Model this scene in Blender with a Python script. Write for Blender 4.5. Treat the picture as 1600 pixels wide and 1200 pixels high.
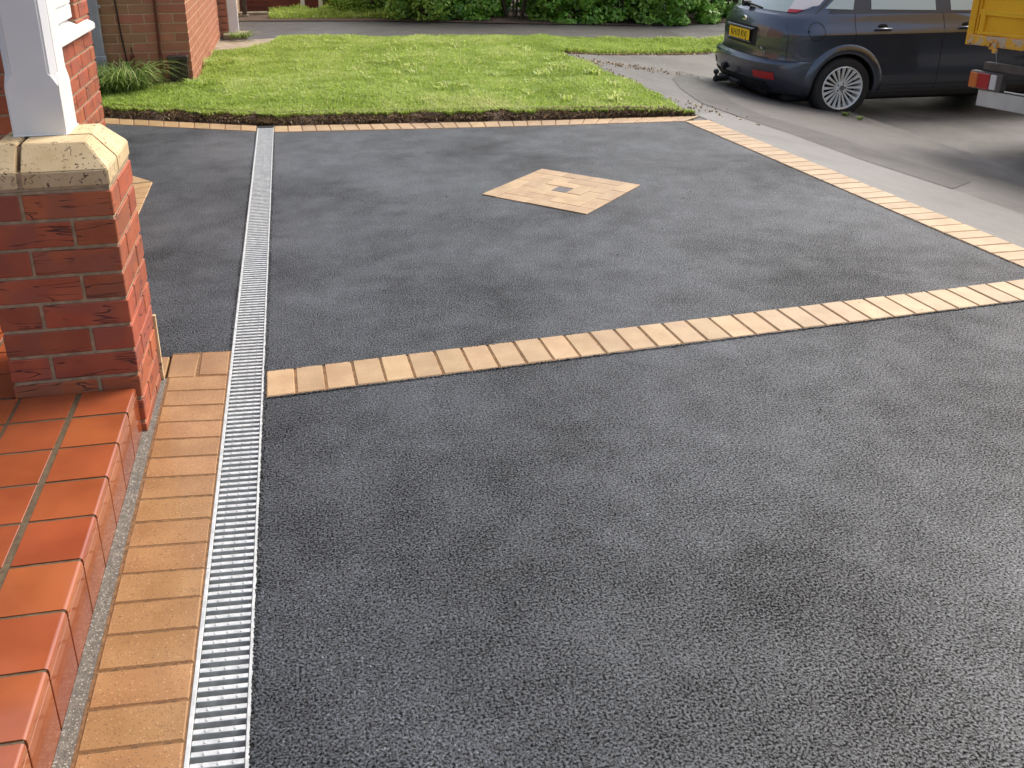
import bpy, bmesh, math, random
import numpy as np
from mathutils import Vector, Matrix
R = math.radians
random.seed(7); rng = np.random.default_rng(7)
S = bpy.context.scene
COL = S.collection
for o in list(bpy.data.objects): bpy.data.objects.remove(o)

# ------------------------------------------------------------------ camera
F_PX, CX, CY = 1428.6, 732.5, 426.8
pitch, roll, yaw, H = 0.3746, -0.00624, 0.18551, 1.4721
cd = bpy.data.cameras.new("camera"); cam = bpy.data.objects.new("camera", cd); COL.objects.link(cam)
fw = Vector((math.sin(yaw)*math.cos(pitch), math.cos(yaw)*math.cos(pitch), -math.sin(pitch)))
rt = Vector((math.cos(yaw), -math.sin(yaw), 0)); up = rt.cross(fw)
r2 = rt*math.cos(roll)+up*math.sin(roll); u2 = -rt*math.sin(roll)+up*math.cos(roll)
m = Matrix((r2, u2, -fw)).transposed().to_4x4(); m.translation = (0, 0, H); cam.matrix_world = m
cd.sensor_width = 36; cd.lens = 36*F_PX/1600
cd.shift_x = (800-CX)/1600; cd.shift_y = (CY-600)/1600
cd.clip_start = .02; cd.clip_end = 600
S.camera = cam
# ------------------------------------------------------------------ world + sun (bright overcast)
W = bpy.data.worlds.new("World"); S.world = W; W.use_nodes = True
wn = W.node_tree.nodes; wl = W.node_tree.links
bg = wn["Background"]; sky = wn.new("ShaderNodeTexSky"); sky.sky_type = 'NISHITA'; sky.sun_disc = False
SUN_EL, SUN_AZ = R(50), R(60)         # azimuth clockwise from +Y
sky.sun_elevation = SUN_EL; sky.sun_rotation = SUN_AZ
sky.air_density = 1.0; sky.dust_density = 6.0; sky.ozone_density = 1.0
hs = wn.new("ShaderNodeHueSaturation"); hs.inputs["Saturation"].default_value = .85
wl.new(sky.outputs[0], hs.inputs["Color"]); wl.new(hs.outputs[0], bg.inputs[0]); bg.inputs[1].default_value = .15
sl = bpy.data.lights.new("sun", 'SUN'); sl.energy = 1.1; sl.angle = R(25); sl.color = (1, .985, .96)
so = bpy.data.objects.new("sun", sl); COL.objects.link(so)
sd = Vector((math.sin(SUN_AZ)*math.cos(SUN_EL), math.cos(SUN_AZ)*math.cos(SUN_EL), math.sin(SUN_EL)))
so.rotation_euler = sd.to_track_quat('Z', 'Y').to_euler()
S.view_settings.view_transform = 'Standard'; S.view_settings.look = 'None'
S.view_settings.gamma = 1; S.view_settings.use_curve_mapping = False
S.view_settings.exposure = 0.82
S.render.engine = 'CYCLES'

# ------------------------------------------------------------------ helpers
def T(x, y=0):                       # the footway falls from the drive to the road
    return T0(x)*(1-.65*min(1, max(0, (y-9.8)/2.5)))
def T0(x):
    if x < 3.1: return 0.
    if x < 5.22: return -.17*(x-3.1)
    if x < 5.36: return -.36
    if x < 5.38: return -.36-.07*(x-5.36)/.02
    return -.43
def node(nt, t, **kw):
    n = nt.nodes.new(t)
    for k, v in kw.items():
        if k in n.inputs: n.inputs[k].default_value = v
        else: setattr(n, k, v)
    return n
def mat(name, col, rough=.6, col2=None, nscale=20, ndetail=6, fac=(.35, .65), rand=0, hue=0, bump=0, bscale=80, bdist=.002,
        metal=0, coat=0, spec=.5, stretch=(1, 1, 1), extra=None, rrange=None, sub=0):
    M = bpy.data.materials.new(name); M.use_nodes = True; nt = M.node_tree; L = nt.links
    b = nt.nodes["Principled BSDF"]
    b.inputs["Roughness"].default_value = rough; b.inputs["Metallic"].default_value = metal
    b.inputs["Coat Weight"].default_value = coat; b.inputs["Specular IOR Level"].default_value = spec
    b.inputs["Coat Roughness"].default_value = .04
    tc = node(nt, "ShaderNodeTexCoord")
    oi = node(nt, "ShaderNodeObjectInfo")
    mp = node(nt, "ShaderNodeVectorMath", operation='MULTIPLY'); mp.inputs[1].default_value = stretch
    off = node(nt, "ShaderNodeVectorMath", operation='SCALE'); off.inputs[0].default_value = (17.3, 9.1, 5.7)
    L.new(oi.outputs["Random"], off.inputs["Scale"])
    ad = node(nt, "ShaderNodeVectorMath", operation='ADD')
    L.new(tc.outputs["Object"], mp.inputs[0]); L.new(mp.outputs[0], ad.inputs[0]); L.new(off.outputs[0], ad.inputs[1])
    vec = ad.outputs[0]
    c = None
    if col2 is not None:
        n = node(nt, "ShaderNodeTexNoise", Scale=nscale, Detail=ndetail); L.new(vec, n.inputs["Vector"])
        rp = node(nt, "ShaderNodeMapRange"); rp.inputs[1].default_value = fac[0]; rp.inputs[2].default_value = fac[1]
        L.new(n.outputs[0], rp.inputs[0])
        mx = node(nt, "ShaderNodeMix", data_type='RGBA'); mx.inputs[6].default_value = (*col, 1); mx.inputs[7].default_value = (*col2, 1)
        L.new(rp.outputs[0], mx.inputs[0]); c = mx.outputs[2]
    else:
        rg = node(nt, "ShaderNodeRGB"); rg.outputs[0].default_value = (*col, 1); c = rg.outputs[0]
    if extra: c = extra(nt, L, vec, c, tc, oi, b)
    if rand or hue:
        h = node(nt, "ShaderNodeHueSaturation"); L.new(c, h.inputs["Color"])
        a = node(nt, "ShaderNodeMapRange"); a.inputs[3].default_value = 1-rand; a.inputs[4].default_value = 1+rand
        L.new(oi.outputs["Random"], a.inputs[0]); L.new(a.outputs[0], h.inputs["Value"])
        a2 = node(nt, "ShaderNodeMath", operation='MULTIPLY'); a2.inputs[1].default_value = 7.31; L.new(oi.outputs["Random"], a2.inputs[0])
        a3 = node(nt, "ShaderNodeMath", operation='FRACT'); L.new(a2.outputs[0], a3.inputs[0])
        a4 = node(nt, "ShaderNodeMapRange"); a4.inputs[3].default_value = .5-hue; a4.inputs[4].default_value = .5+hue
        L.new(a3.outputs[0], a4.inputs[0]); L.new(a4.outputs[0], h.inputs["Hue"]); c = h.outputs[0]
    L.new(c, b.inputs["Base Color"])
    if rrange:
        n3 = node(nt, "ShaderNodeTexNoise", Scale=rrange[2], Detail=4); L.new(vec, n3.inputs["Vector"])
        r3 = node(nt, "ShaderNodeMapRange"); r3.inputs[1].default_value = .35; r3.inputs[2].default_value = .65
        r3.inputs[3].default_value = rrange[0]; r3.inputs[4].default_value = rrange[1]
        L.new(n3.outputs[0], r3.inputs[0]); L.new(r3.outputs[0], b.inputs["Roughness"])
    if bump:
        n2 = node(nt, "ShaderNodeTexNoise", Scale=bscale, Detail=5); L.new(vec, n2.inputs["Vector"])
        bp = node(nt, "ShaderNodeBump", Strength=bump, Distance=bdist); L.new(n2.outputs[0], bp.inputs["Height"])
        if not b.inputs["Normal"].is_linked: L.new(bp.outputs[0], b.inputs["Normal"])
        else:
            old = b.inputs["Normal"].links[0].from_socket; L.new(old, bp.inputs["Normal"]); L.new(bp.outputs[0], b.inputs["Normal"])
    return M

def link(name, me, parent=None, mats=None):
    o = bpy.data.objects.new(name, me); COL.objects.link(o)
    if parent is not None: o.parent = parent
    if mats is not None and me is not None and not me.materials:
        for q in (mats if isinstance(mats, (list, tuple)) else [mats]): me.materials.append(q)
    return o
def tag(o, label=None, cat=None, group=None, kind=None):
    for k, v in (("label", label), ("category", cat), ("group", group), ("kind", kind)):
        if v: o[k] = v
    return o
def thing(name, label, cat, loc=(0, 0, 0), rz=0, group=None, scale=1):
    o = link(name, None); o.location = loc; o.rotation_euler = (0, 0, rz); o.scale = (scale,)*3
    return tag(o, label, cat, group)
def bmm(name, bm, smooth=None):
    me = bpy.data.meshes.new(name); bm.to_mesh(me); bm.free()
    if smooth is not None:
        me.polygons.foreach_set("use_smooth", [True]*len(me.polygons)); me.set_sharp_from_angle(angle=R(smooth))
    return me
def addbox(bm, c, s, rz=0, bev=0, rot=None, mi=0):
    r = bmesh.ops.create_cube(bm, size=1); vs = r['verts']
    M = Matrix.Translation(c) @ (rot if rot else Matrix.Rotation(rz, 4, 'Z')) @ Matrix.Diagonal((*s, 1))
    for v in vs: v.co = M @ v.co
    fs = {f for v in vs for f in v.link_faces}
    for f in fs: f.material_index = mi
    if bev:
        es = list({e for v in vs for e in v.link_edges})
        bmesh.ops.bevel(bm, geom=es, offset=bev, segments=1, affect='EDGES')
def addcyl(bm, p0, p1, r, n=12, r2=None, mi=0):
    p0, p1 = Vector(p0), Vector(p1); d = p1-p0
    M = Matrix.Translation((p0+p1)/2) @ d.to_track_quat('Z', 'Y').to_matrix().to_4x4()
    g = bmesh.ops.create_cone(bm, cap_ends=True, segments=n, radius1=r, radius2=r if r2 is None else r2, depth=d.length, matrix=M)
    for f in {f for v in g['verts'] for f in v.link_faces}: f.material_index = mi
_bx = {}
def box_mesh(s, bev, matl, nm):
    k = (round(s[0], 4), round(s[1], 4), round(s[2], 4), bev, matl.name)
    if k not in _bx:
        bm = bmesh.new(); addbox(bm, (0, 0, 0), s, bev=bev); me = bmm(nm, bm); me.materials.append(matl); _bx[k] = me
    return _bx[k]
def piece(name, parent, c, s, matl, rz=0, bev=.002, tilt=0):
    o = link(name, box_mesh(s, bev, matl, name), parent); o.location = c
    o.rotation_euler = (random.uniform(-tilt, tilt), random.uniform(-tilt, tilt), rz); return o
def boxes(name, parent, lst, matl, bev=0, smooth=None):
    bm = bmesh.new()
    for b in lst: addbox(bm, b[0], b[1], rz=b[2] if len(b) > 2 else 0, bev=bev)
    return link(name, bmm(name, bm, smooth), parent, matl)
def sheet(name, poly, dz, matl, cuts=True, sub=0, zf=T, parent=None):
    bm = bmesh.new(); f = bm.faces.new([bm.verts.new((x, y, 0)) for x, y in poly]); bm.normal_update()
    if f.normal.z < 0: bmesh.ops.reverse_faces(bm, faces=[f])
    if cuts:
        for x in (3.1, 3.6, 4.2, 4.8, 5.22, 5.36, 5.38):
            bmesh.ops.bisect_plane(bm, geom=bm.verts[:]+bm.edges[:]+bm.faces[:], plane_co=(x, 0, 0), plane_no=(1, 0, 0))
        for y in (9.8, 10.2, 10.6, 11, 11.4, 11.8, 12.3):
            bmesh.ops.bisect_plane(bm, geom=bm.verts[:]+bm.edges[:]+bm.faces[:], plane_co=(0, y, 0), plane_no=(0, 1, 0))
    bmesh.ops.triangulate(bm, faces=bm.faces)
    for v in bm.verts: v.co.z = zf(v.co.x, v.co.y)+dz
    return tag(link(name, bmm(name, bm), parent, matl), kind='structure')
def inpoly(P, poly):
    x, y = P[:, 0], P[:, 1]; c = np.zeros(len(P), bool); j = len(poly)-1
    for i in range(len(poly)):
        xi, yi = poly[i]; xj, yj = poly[j]
        c ^= ((yi > y) != (yj > y)) & (x < (xj-xi)*(y-yi)/(yj-yi+1e-12)+xi); j = i
    return c
def rawmesh(name, V, Fc, n, matl, parent=None, tint=None):
    me = bpy.data.meshes.new(name); me.vertices.add(len(V)); me.vertices.foreach_set("co", V.astype(np.float32).ravel())
    me.loops.add(Fc.size); me.loops.foreach_set("vertex_index", Fc.ravel().astype(np.int32))
    me.polygons.add(len(Fc)); me.polygons.foreach_set("loop_start", np.arange(len(Fc), dtype=np.int32)*n)
    if tint is not None:
        a = me.attributes.new("tint", 'FLOAT', 'POINT'); a.data.foreach_set("value", tint.astype(np.float32))
    me.update(); return link(name, me, parent, matl)

# ------------------------------------------------------------------ materials
def x_asphalt(lo, hi, scale, patch, bstr, dust=0, gmin=.06, gdep=.0045):
    def f(nt, L, vec, c, tc, oi, b):
        pos = tc.outputs["Object"]
        def mrange(src, a0, a1, b0, b1):
            r = node(nt, "ShaderNodeMapRange"); r.inputs[1].default_value = a0; r.inputs[2].default_value = a1; r.inputs[3].default_value = b0; r.inputs[4].default_value = b1
            L.new(src, r.inputs[0]); return r.outputs[0]
        def ma(op, a, b_):
            q = node(nt, "ShaderNodeMath", operation=op)
            for k, v in enumerate((a, b_)):
                if isinstance(v, (int, float)): q.inputs[k].default_value = v
                else: L.new(v, q.inputs[k])
            return q.outputs[0]
        def noise(sc, det, rough=.5, dist=0.):
            q = node(nt, "ShaderNodeTexNoise", Scale=float(sc), Detail=float(det)); q.inputs["Roughness"].default_value = rough; q.inputs["Distortion"].default_value = dist
            L.new(pos, q.inputs["Vector"]); return q.outputs[0]
        big = noise(1.1, 5, .6); mid = noise(7, 3, .6)
        gr = noise(scale, 4, .68)                       # stone / void pattern
        v = node(nt, "ShaderNodeTexVoronoi", Scale=scale*1.25); L.new(pos, v.inputs["Vector"])
        sp = node(nt, "ShaderNodeSeparateColor"); L.new(v.outputs["Color"], sp.inputs[0])
        opened = ma('ADD', ma('MULTIPLY', ma('SUBTRACT', big, .5), .20), ma('MULTIPLY', ma('SUBTRACT', mid, .5), .11))
        g = mrange(ma('ADD', gr, opened), .41, .56, gmin, 1.)
        st = mrange(sp.outputs[0], 0., 1., lo, hi)
        k = ma('MULTIPLY', ma('MULTIPLY', g, st), mrange(big, .36, .66, 1-patch, 1+patch))
        mx = node(nt, "ShaderNodeVectorMath", operation='SCALE'); L.new(c, mx.inputs[0]); L.new(k, mx.inputs["Scale"]); out = mx.outputs[0]
        if dust:
            dm = node(nt, "ShaderNodeMix", data_type='RGBA'); dm.inputs[7].default_value = (.115, .130, .143, 1)
            L.new(ma('MULTIPLY', mrange(noise(2.1, 6, .62, .7), .50, .74, 0., dust), g), dm.inputs[0]); L.new(out, dm.inputs[6]); out = dm.outputs[2]
        hgt = ma('ADD', ma('MULTIPLY', mrange(ma('ADD', gr, opened), .38, .62, 0., 1.), 1.), ma('MULTIPLY', ma('MULTIPLY', v.outputs["Distance"], -1.), .45))
        bp = node(nt, "ShaderNodeBump", Strength=bstr, Distance=gdep); L.new(hgt, bp.inputs["Height"]); L.new(bp.outputs[0], b.inputs["Normal"])
        L.new(ma('MULTIPLY', g, b.inputs["Specular IOR Level"].default_value), b.inputs["Specular IOR Level"])
        if b.inputs["Coat Weight"].default_value: L.new(ma('MULTIPLY', g, b.inputs["Coat Weight"].default_value), b.inputs["Coat Weight"])
        L.new(mrange(big, .35, .65, .62, .38), b.inputs["Roughness"])
        return out
    return f
m_asph = mat("new_asphalt", (.047, .057, .068), extra=x_asphalt(.30, 2.3, 170, .18, 1.0, .50, .05, .005), spec=.95, coat=.32)
m_asph.node_tree.nodes["Principled BSDF"].inputs["Coat Roughness"].default_value = .38
m_pave = mat("old_footway", (.130, .123, .112), extra=x_asphalt(.85, 1.15, 170, .16, .35, 0, .72, .002), spec=.35)
m_pavel = mat("pale_footway", (.180, .174, .160), extra=x_asphalt(.92, 1.08, 170, .10, .25, 0, .82, .0015), spec=.35)
m_trench = mat("patched_trench", (.082, .077, .070), extra=x_asphalt(.85, 1.15, 170, .14, .4, 0, .7, .002), spec=.35)
m_road = mat("road_tarmac", (.135, .129, .120), extra=x_asphalt(.8, 1.2, 130, .25, .5, 0, .5, .003), spec=.4)
m_ground = mat("ground_soil", (.05, .035, .022), .9, (.09, .07, .05), 6)
def x_specks(dark, light, scale=220, thr=.2, thr2=.85):
    def f(nt, L, vec, c, tc, oi, b):
        v = node(nt, "ShaderNodeTexVoronoi", Scale=scale); L.new(vec, v.inputs["Vector"])
        s = node(nt, "ShaderNodeSeparateColor"); L.new(v.outputs["Color"], s.inputs[0])
        lt = node(nt, "ShaderNodeMath", operation='LESS_THAN'); lt.inputs[1].default_value = thr; L.new(s.outputs[0], lt.inputs[0])
        gt = node(nt, "ShaderNodeMath", operation='GREATER_THAN'); gt.inputs[1].default_value = thr2; L.new(s.outputs[0], gt.inputs[0])
        a = node(nt, "ShaderNodeMix", data_type='RGBA'); a.inputs[7].default_value = (*dark, 1); L.new(lt.outputs[0], a.inputs[0]); L.new(c, a.inputs[6])
        a2 = node(nt, "ShaderNodeMix", data_type='RGBA'); a2.inputs[7].default_value = (*light, 1); L.new(gt.outputs[0], a2.inputs[0]); L.new(a.outputs[2], a2.inputs[6])
        return a2.outputs[2]
    return f
m_paver = mat("tan_block", (.31, .195, .085), .48, (.40, .272, .135), 9, rand=.13, hue=.003, bump=.35, bscale=260, bdist=.0012,
              extra=x_specks((.30, .16, .07), (.44, .29, .15), 420, .06, .975), coat=.22)
m_paver.node_tree.nodes["Principled BSDF"].inputs["Coat Roughness"].default_value = .35
m_paver_brown = mat("brown_block", (.245, .122, .042), .42, (.315, .170, .066), 9, rand=.07, hue=.003, bump=.35, bscale=260, bdist=.0012, extra=x_specks((.15, .075, .03), (.42, .27, .14), 420, .06, .98), coat=.2)  # path strip blocks: darker and browner than the tan bands
m_dark_block = mat("charcoal_block", (.07, .065, .065), .6, (.12, .11, .11), 40, bump=.3, bscale=260)
m_sand = mat("joint_sand", (.22, .11, .042), .9, (.09, .05, .022), 60, bump=.6, bscale=300)
m_mortar_floor = mat("grey_mortar", (.15, .13, .105), .85, (.09, .08, .066), 70, bump=.9, bscale=320, bdist=.004, extra=x_specks((.08, .07, .06), (.27, .25, .21), 330, .12, .90))
m_tile = mat("quarry_tile", (.315, .082, .030), .12, (.235, .056, .021), 5, rand=.04, hue=.004, bump=.08, bscale=60, bdist=.001, rrange=(.07, .26, 9), coat=.5)
m_grout = mat("tile_grout", (.065, .042, .020), .7, (.11, .08, .04), 60, bump=.6, bscale=300)
m_galv = mat("galvanised_steel", (.42, .44, .435), .40, (.58, .60, .59), 45, metal=.25, rrange=(.28, .5, 50), bump=.15, bscale=200)
m_channel = mat("channel_concrete", (.26, .245, .20), .8, (.09, .085, .07), 12, bump=.4)

def x_crease(nt, L, vec, c, tc, oi, b):
    # rustic creases, pressed dark lines and purple kiln marks
    mp = node(nt, "ShaderNodeVectorMath", operation='MULTIPLY'); mp.inputs[1].default_value = (.75, .75, 7.5); L.new(vec, mp.inputs[0])
    n = node(nt, "ShaderNodeTexNoise", Scale=4.5, Detail=2.5); n.inputs["Distortion"].default_value = .45; L.new(mp.outputs[0], n.inputs["Vector"])
    s = node(nt, "ShaderNodeMath", operation='SUBTRACT'); s.inputs[1].default_value = .5; L.new(n.outputs[0], s.inputs[0])
    a = node(nt, "ShaderNodeMath", operation='ABSOLUTE'); L.new(s.outputs[0], a.inputs[0])
    r = node(nt, "ShaderNodeMapRange"); r.inputs[1].default_value = .0; r.inputs[2].default_value = .020; r.inputs[3].default_value = 1; r.inputs[4].default_value = 0
    L.new(a.outputs[0], r.inputs[0])
    n2 = node(nt, "ShaderNodeTexNoise", Scale=14., Detail=1.); L.new(vec, n2.inputs["Vector"])
    g = node(nt, "ShaderNodeMapRange"); g.inputs[1].default_value = .46; g.inputs[2].default_value = .58; L.new(n2.outputs[0], g.inputs[0])
    mu = node(nt, "ShaderNodeMath", operation='MULTIPLY'); L.new(r.outputs[0], mu.inputs[0]); L.new(g.outputs[0], mu.inputs[1])
    n3 = node(nt, "ShaderNodeTexNoise", Scale=8., Detail=1.); L.new(vec, n3.inputs["Vector"])
    g3 = node(nt, "ShaderNodeMapRange"); g3.inputs[1].default_value = .52; g3.inputs[2].default_value = .60; g3.inputs[4].default_value = .55; L.new(n3.outputs[0], g3.inputs[0])
    m1 = node(nt, "ShaderNodeMix", data_type='RGBA'); m1.inputs[7].default_value = (.23, .075, .045, 1); L.new(g3.outputs[0], m1.inputs[0]); L.new(c, m1.inputs[6])
    m2 = node(nt, "ShaderNodeMix", data_type='RGBA'); m2.inputs[7].default_value = (.06, .02, .015, 1); L.new(mu.outputs[0], m2.inputs[0]); L.new(m1.outputs[2], m2.inputs[6])
    iv = node(nt, "ShaderNodeMath", operation='MULTIPLY'); iv.inputs[1].default_value = -1; L.new(mu.outputs[0], iv.inputs[0])
    bp = node(nt, "ShaderNodeBump", Strength=.9, Distance=.003); L.new(iv.outputs[0], bp.inputs["Height"]); L.new(bp.outputs[0], b.inputs["Normal"])
    return m2.outputs[2]
m_brick = mat("red_creased_brick", (.36, .092, .038), .66, (.30, .066, .027), 12, rand=.14, hue=.006, bump=.35, bscale=160, bdist=.0015, extra=x_crease)
m_mortar = mat("buff_mortar", (.42, .30, .185), .85, (.27, .20, .12), 40, bump=.6, bscale=260)
m_brick_far = mat("plain_red_brick", (.42, .155, .088), .75, (.36, .135, .072), 9, rand=.10, hue=.004, bump=.3, bscale=160)
m_brick_stain = mat("stained_brick", (.36, .185, .088), .75, (.30, .150, .070), 9, rand=.10, hue=.004, bump=.3, bscale=160)
m_mortar_far = mat("pale_mortar", (.55, .38, .23), .85, (.45, .31, .19), 30, bump=.4)
def x_drag(nt, L, vec, c, tc, oi, b):
    v = node(nt, "ShaderNodeTexNoise", Scale=75., Detail=3.); v.inputs["Distortion"].default_value = 1.2; L.new(vec, v.inputs["Vector"])
    g = node(nt, "ShaderNodeMapRange"); g.inputs[1].default_value = .37; g.inputs[2].default_value = .40; g.inputs[3].default_value = 1; g.inputs[4].default_value = 0; L.new(v.outputs[0], g.inputs[0])
    n2 = node(nt, "ShaderNodeTexNoise", Scale=9., Detail=1.); L.new(vec, n2.inputs["Vector"])
    g2 = node(nt, "ShaderNodeMapRange"); g2.inputs[1].default_value = .40; g2.inputs[2].default_value = .58; g2.inputs[3].default_value = .15; L.new(n2.outputs[0], g2.inputs[0])
    mu = node(nt, "ShaderNodeMath", operation='MULTIPLY'); L.new(g.outputs[0], mu.inputs[0]); L.new(g2.outputs[0], mu.inputs[1])
    m2 = node(nt, "ShaderNodeMix", data_type='RGBA'); m2.inputs[7].default_value = (.14, .09, .05, 1); L.new(mu.outputs[0], m2.inputs[0]); L.new(c, m2.inputs[6])
    iv = node(nt, "ShaderNodeMath", operation='MULTIPLY'); iv.inputs[1].default_value = -1; L.new(mu.outputs[0], iv.inputs[0])
    bp = node(nt, "ShaderNodeBump", Strength=.8, Distance=.003); L.new(iv.outputs[0], bp.inputs["Height"]); L.new(bp.outputs[0], b.inputs["Normal"])
    return m2.outputs[2]
m_buff = mat("buff_plinth_brick", (.62, .48, .28), .7, (.52, .38, .20), 10, rand=.06, bump=.3, bscale=200, bdist=.0015, extra=x_drag)
m_white = mat("white_paint", (.80, .79, .77), .35, (.74, .73, .71), 6, bump=.15, bscale=12, bdist=.003)
m_upvc = mat("white_upvc", (.82, .82, .81), .25)
m_grey_pipe = mat("grey_plastic_pipe", (.33, .34, .36), .4, (.28, .29, .30), 10)
m_black = mat("black_plastic", (.015, .015, .016), .45)
m_brown_plastic = mat("dark_brown_plastic", (.035, .025, .022), .35)
m_cable = mat("dark_cable", (.02, .012, .01), .5)
m_rust = mat("rusty_iron", (.12, .03, .012), .8)
m_glass_dk = mat("window_glass", (.10, .12, .12), .05)
m_conc = mat("pale_concrete", (.33, .28, .20), .85, (.22, .18, .12), 8, bump=.4)
m_soil = mat("bare_soil", (.045, .026, .015), .9, (.12, .075, .045), 38, ndetail=8, bump=1., bscale=120, bdist=.01)
def leafmat(name, c1, c2, c3, rough=.5, trans=.25):
    M = bpy.data.materials.new(name); M.use_nodes = True; nt = M.node_tree; L = nt.links; b = nt.nodes["Principled BSDF"]
    at = node(nt, "ShaderNodeAttribute", attribute_name="tint"); r = node(nt, "ShaderNodeValToRGB")
    r.color_ramp.elements[0].color = (*c1, 1); r.color_ramp.elements[1].color = (*c3, 1); e = r.color_ramp.elements.new(.5); e.color = (*c2, 1)
    L.new(at.outputs["Fac"], r.inputs[0]); L.new(r.outputs[0], b.inputs["Base Color"]); b.inputs["Roughness"].default_value = rough
    t = node(nt, "ShaderNodeBsdfTranslucent"); L.new(r.outputs[0], t.inputs[0]); mx = node(nt, "ShaderNodeMixShader"); mx.inputs[0].default_value = trans
    L.new(b.outputs[0], mx.inputs[1]); L.new(t.outputs[0], mx.inputs[2]); L.new(mx.outputs[0], nt.nodes["Material Output"].inputs[0])
    return M
m_grass = leafmat("lawn_grass", (.22, .31, .045), (.41, .55, .09), (.66, .68, .30), trans=.5)
m_tuft = leafmat("long_grass", (.09, .17, .03), (.22, .34, .06), (.50, .52, .24), trans=.35)
m_straw = leafmat("dead_roots", (.05, .028, .014), (.20, .12, .05), (.48, .36, .16), trans=.1)
m_leaf = leafmat("shrub_leaves", (.06, .15, .015), (.18, .40, .04), (.45, .65, .12), rough=.38, trans=.3)
m_leaf2 = leafmat("pale_shrub_leaves", (.10, .22, .025), (.30, .52, .07), (.55, .70, .18), rough=.42, trans=.3)
m_bark = mat("bark", (.06, .04, .025), .9, (.10, .075, .05), 30)
def leafless(*a): pass

# ------------------------------------------------------------------ ground, road, footway, drive
sheet("ground", [(-120, -120), (5.3, -120), (5.3, 160), (-120, 160)], -.06, m_ground)
sheet("road", [(5.365, -120), (120, -120), (120, 160), (5.365, 160)], 0, m_road)
sheet("pavement", [(3.02, -8), (5.36, -8), (5.36, 11.6), (2.85, 10.05), (2.92, 8.9), (2.98, 7.8), (2.98, 6.5)], -.008, m_pave)
sheet("far_path", [(-.95, 11.9), (-.15, 11.6), (1.42, 11.3), (2.7, 11.2), (4.75, 11.7), (5.8, 11.9), (12, 13.6), (12, 15.6), (6.4, 13.8), (5.44, 13.7), (4.75, 13.5), (3.11, 13.2), (1.71, 13.8), (-.95, 14.7)], .0, m_trench)
sheet("pale_pavement_patch", [(3.07, 6.62), (3.36, 6.95), (3.53, 6.80), (3.68, 6.28), (3.80, 5.52), (4.0, 4.93), (4.35, 3.2), (4.7, 1.5), (4.9, -4), (3.1, -4), (3.30, 2.3), (3.31, 3.5), (3.22, 4.58), (3.17, 5.2), (3.11, 5.8)], -.004, m_pavel)
sheet("trench_patch", [(4.3, 9.9), (4.42, 9.75), (4.22, 8.80), (3.92, 7.75), (3.90, 7.12), (4.10, 6.70), (4.30, 5.9), (4.45, 5.25), (4.03, 4.90), (3.81, 5.53), (3.69, 6.28), (3.55, 6.80), (3.44, 7.38), (3.60, 8.2), (3.85, 9.0)], -.004, m_trench)
sheet("drive_tarmac_left", [(-2.6, 3.09), (-.2975, 3.09), (-.2975, 6.80), (-1.4, 7.28), (-2.6, 7.86)], 0, m_asph, cuts=False, zf=lambda x, y: 0.)
xb = lambda y: 3.112-(y-3.25)*.0733       # inner side of the right-hand border
sheet("drive_tarmac_right", [(-.1755, -4), (xb(-4), -4), (xb(6.43), 6.43), (1.88, 6.50), (.85, 6.60), (-.1755, 6.72)], 0, m_asph, cuts=False, zf=lambda x, y: 0.)

# ------------------------------------------------------------------ block paving bands (every block is a part)
def bed(parent, quad, z=.0015):
    bm = bmesh.new(); bm.faces.new([bm.verts.new((x, y, z)) for x, y in quad]); bm.normal_update()
    if bm.faces[:][0].normal.z < 0: bmesh.ops.reverse_faces(bm, faces=bm.faces[:])
    return link("sand_bed", bmm("sand_bed", bm), parent, m_sand)
def block_quad(name, parent, q, matl=m_paver, top=.005, h=.03, gap=.0022, bev=.0045):
    # one block fitted to four ground corners, arrises chamfered
    c = sum((Vector((*p, 0)) for p in q), Vector())/4
    pts = [Vector((*p, 0))-c for p in q]
    n = len(pts); area = sum(pts[i].x*pts[(i+1) % n].y-pts[(i+1) % n].x*pts[i].y for i in range(n))
    if area < 0: pts.reverse()
    def inset(d):
        out = []
        for i in range(n):
            a, b_, e = pts[i-1], pts[i], pts[(i+1) % n]
            d1 = (b_-a).normalized(); d2 = (e-b_).normalized(); n1 = Vector((-d1.y, d1.x, 0)); n2 = Vector((-d2.y, d2.x, 0))
            out.append(b_+(n1+n2)/(1+n1.dot(n2))*d)
        return out
    bm = bmesh.new(); jit = random.uniform(-.0012, .0012)
    r0 = [bm.verts.new((p.x, p.y, -h)) for p in inset(gap)]
    r1 = [bm.verts.new((p.x, p.y, -bev)) for p in inset(gap)]
    r2_ = [bm.verts.new((p.x, p.y, 0)) for p in inset(gap+bev)]
    for a, b_ in ((r0, r1), (r1, r2_)):
        for i in range(n): bm.faces.new((a[i], a[(i+1) % n], b_[(i+1) % n], b_[i]))
    bm.faces.new(r2_)
    o = link(name, bmm(name, bm), parent, matl); o.location = (c.x, c.y, top+jit)
    o.rotation_euler = (random.uniform(-.004, .004), random.uniform(-.004, .004), 0); return o
def band(parent, A0, B0, A1, B1, n, **kw):     # soldiers between line A0-A1 and line B0-B1
    A0, B0, A1, B1 = map(Vector, (A0, B0, A1, B1))
    for i in range(n):
        s, t = i/n, (i+1)/n
        q = [A0.lerp(A1, s), A0.lerp(A1, t), B0.lerp(B1, t), B0.lerp(B1, s)]
        block_quad("paver", parent, [(p.x, p.y) for p in q], **kw)
    bed(parent, [tuple(A0), tuple(A1), tuple(B1), tuple(B0)])
t = thing("paving_band", "long tan block band crossing the black tarmac from the steel drain to the right", "paving band", (-.17, 2.8, 0)); t.location = (0, 0, 0)
band(t, (-.173, 2.904), (-.170, 2.714), (3.10, 3.134), (3.12, 2.944), 33)
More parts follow.
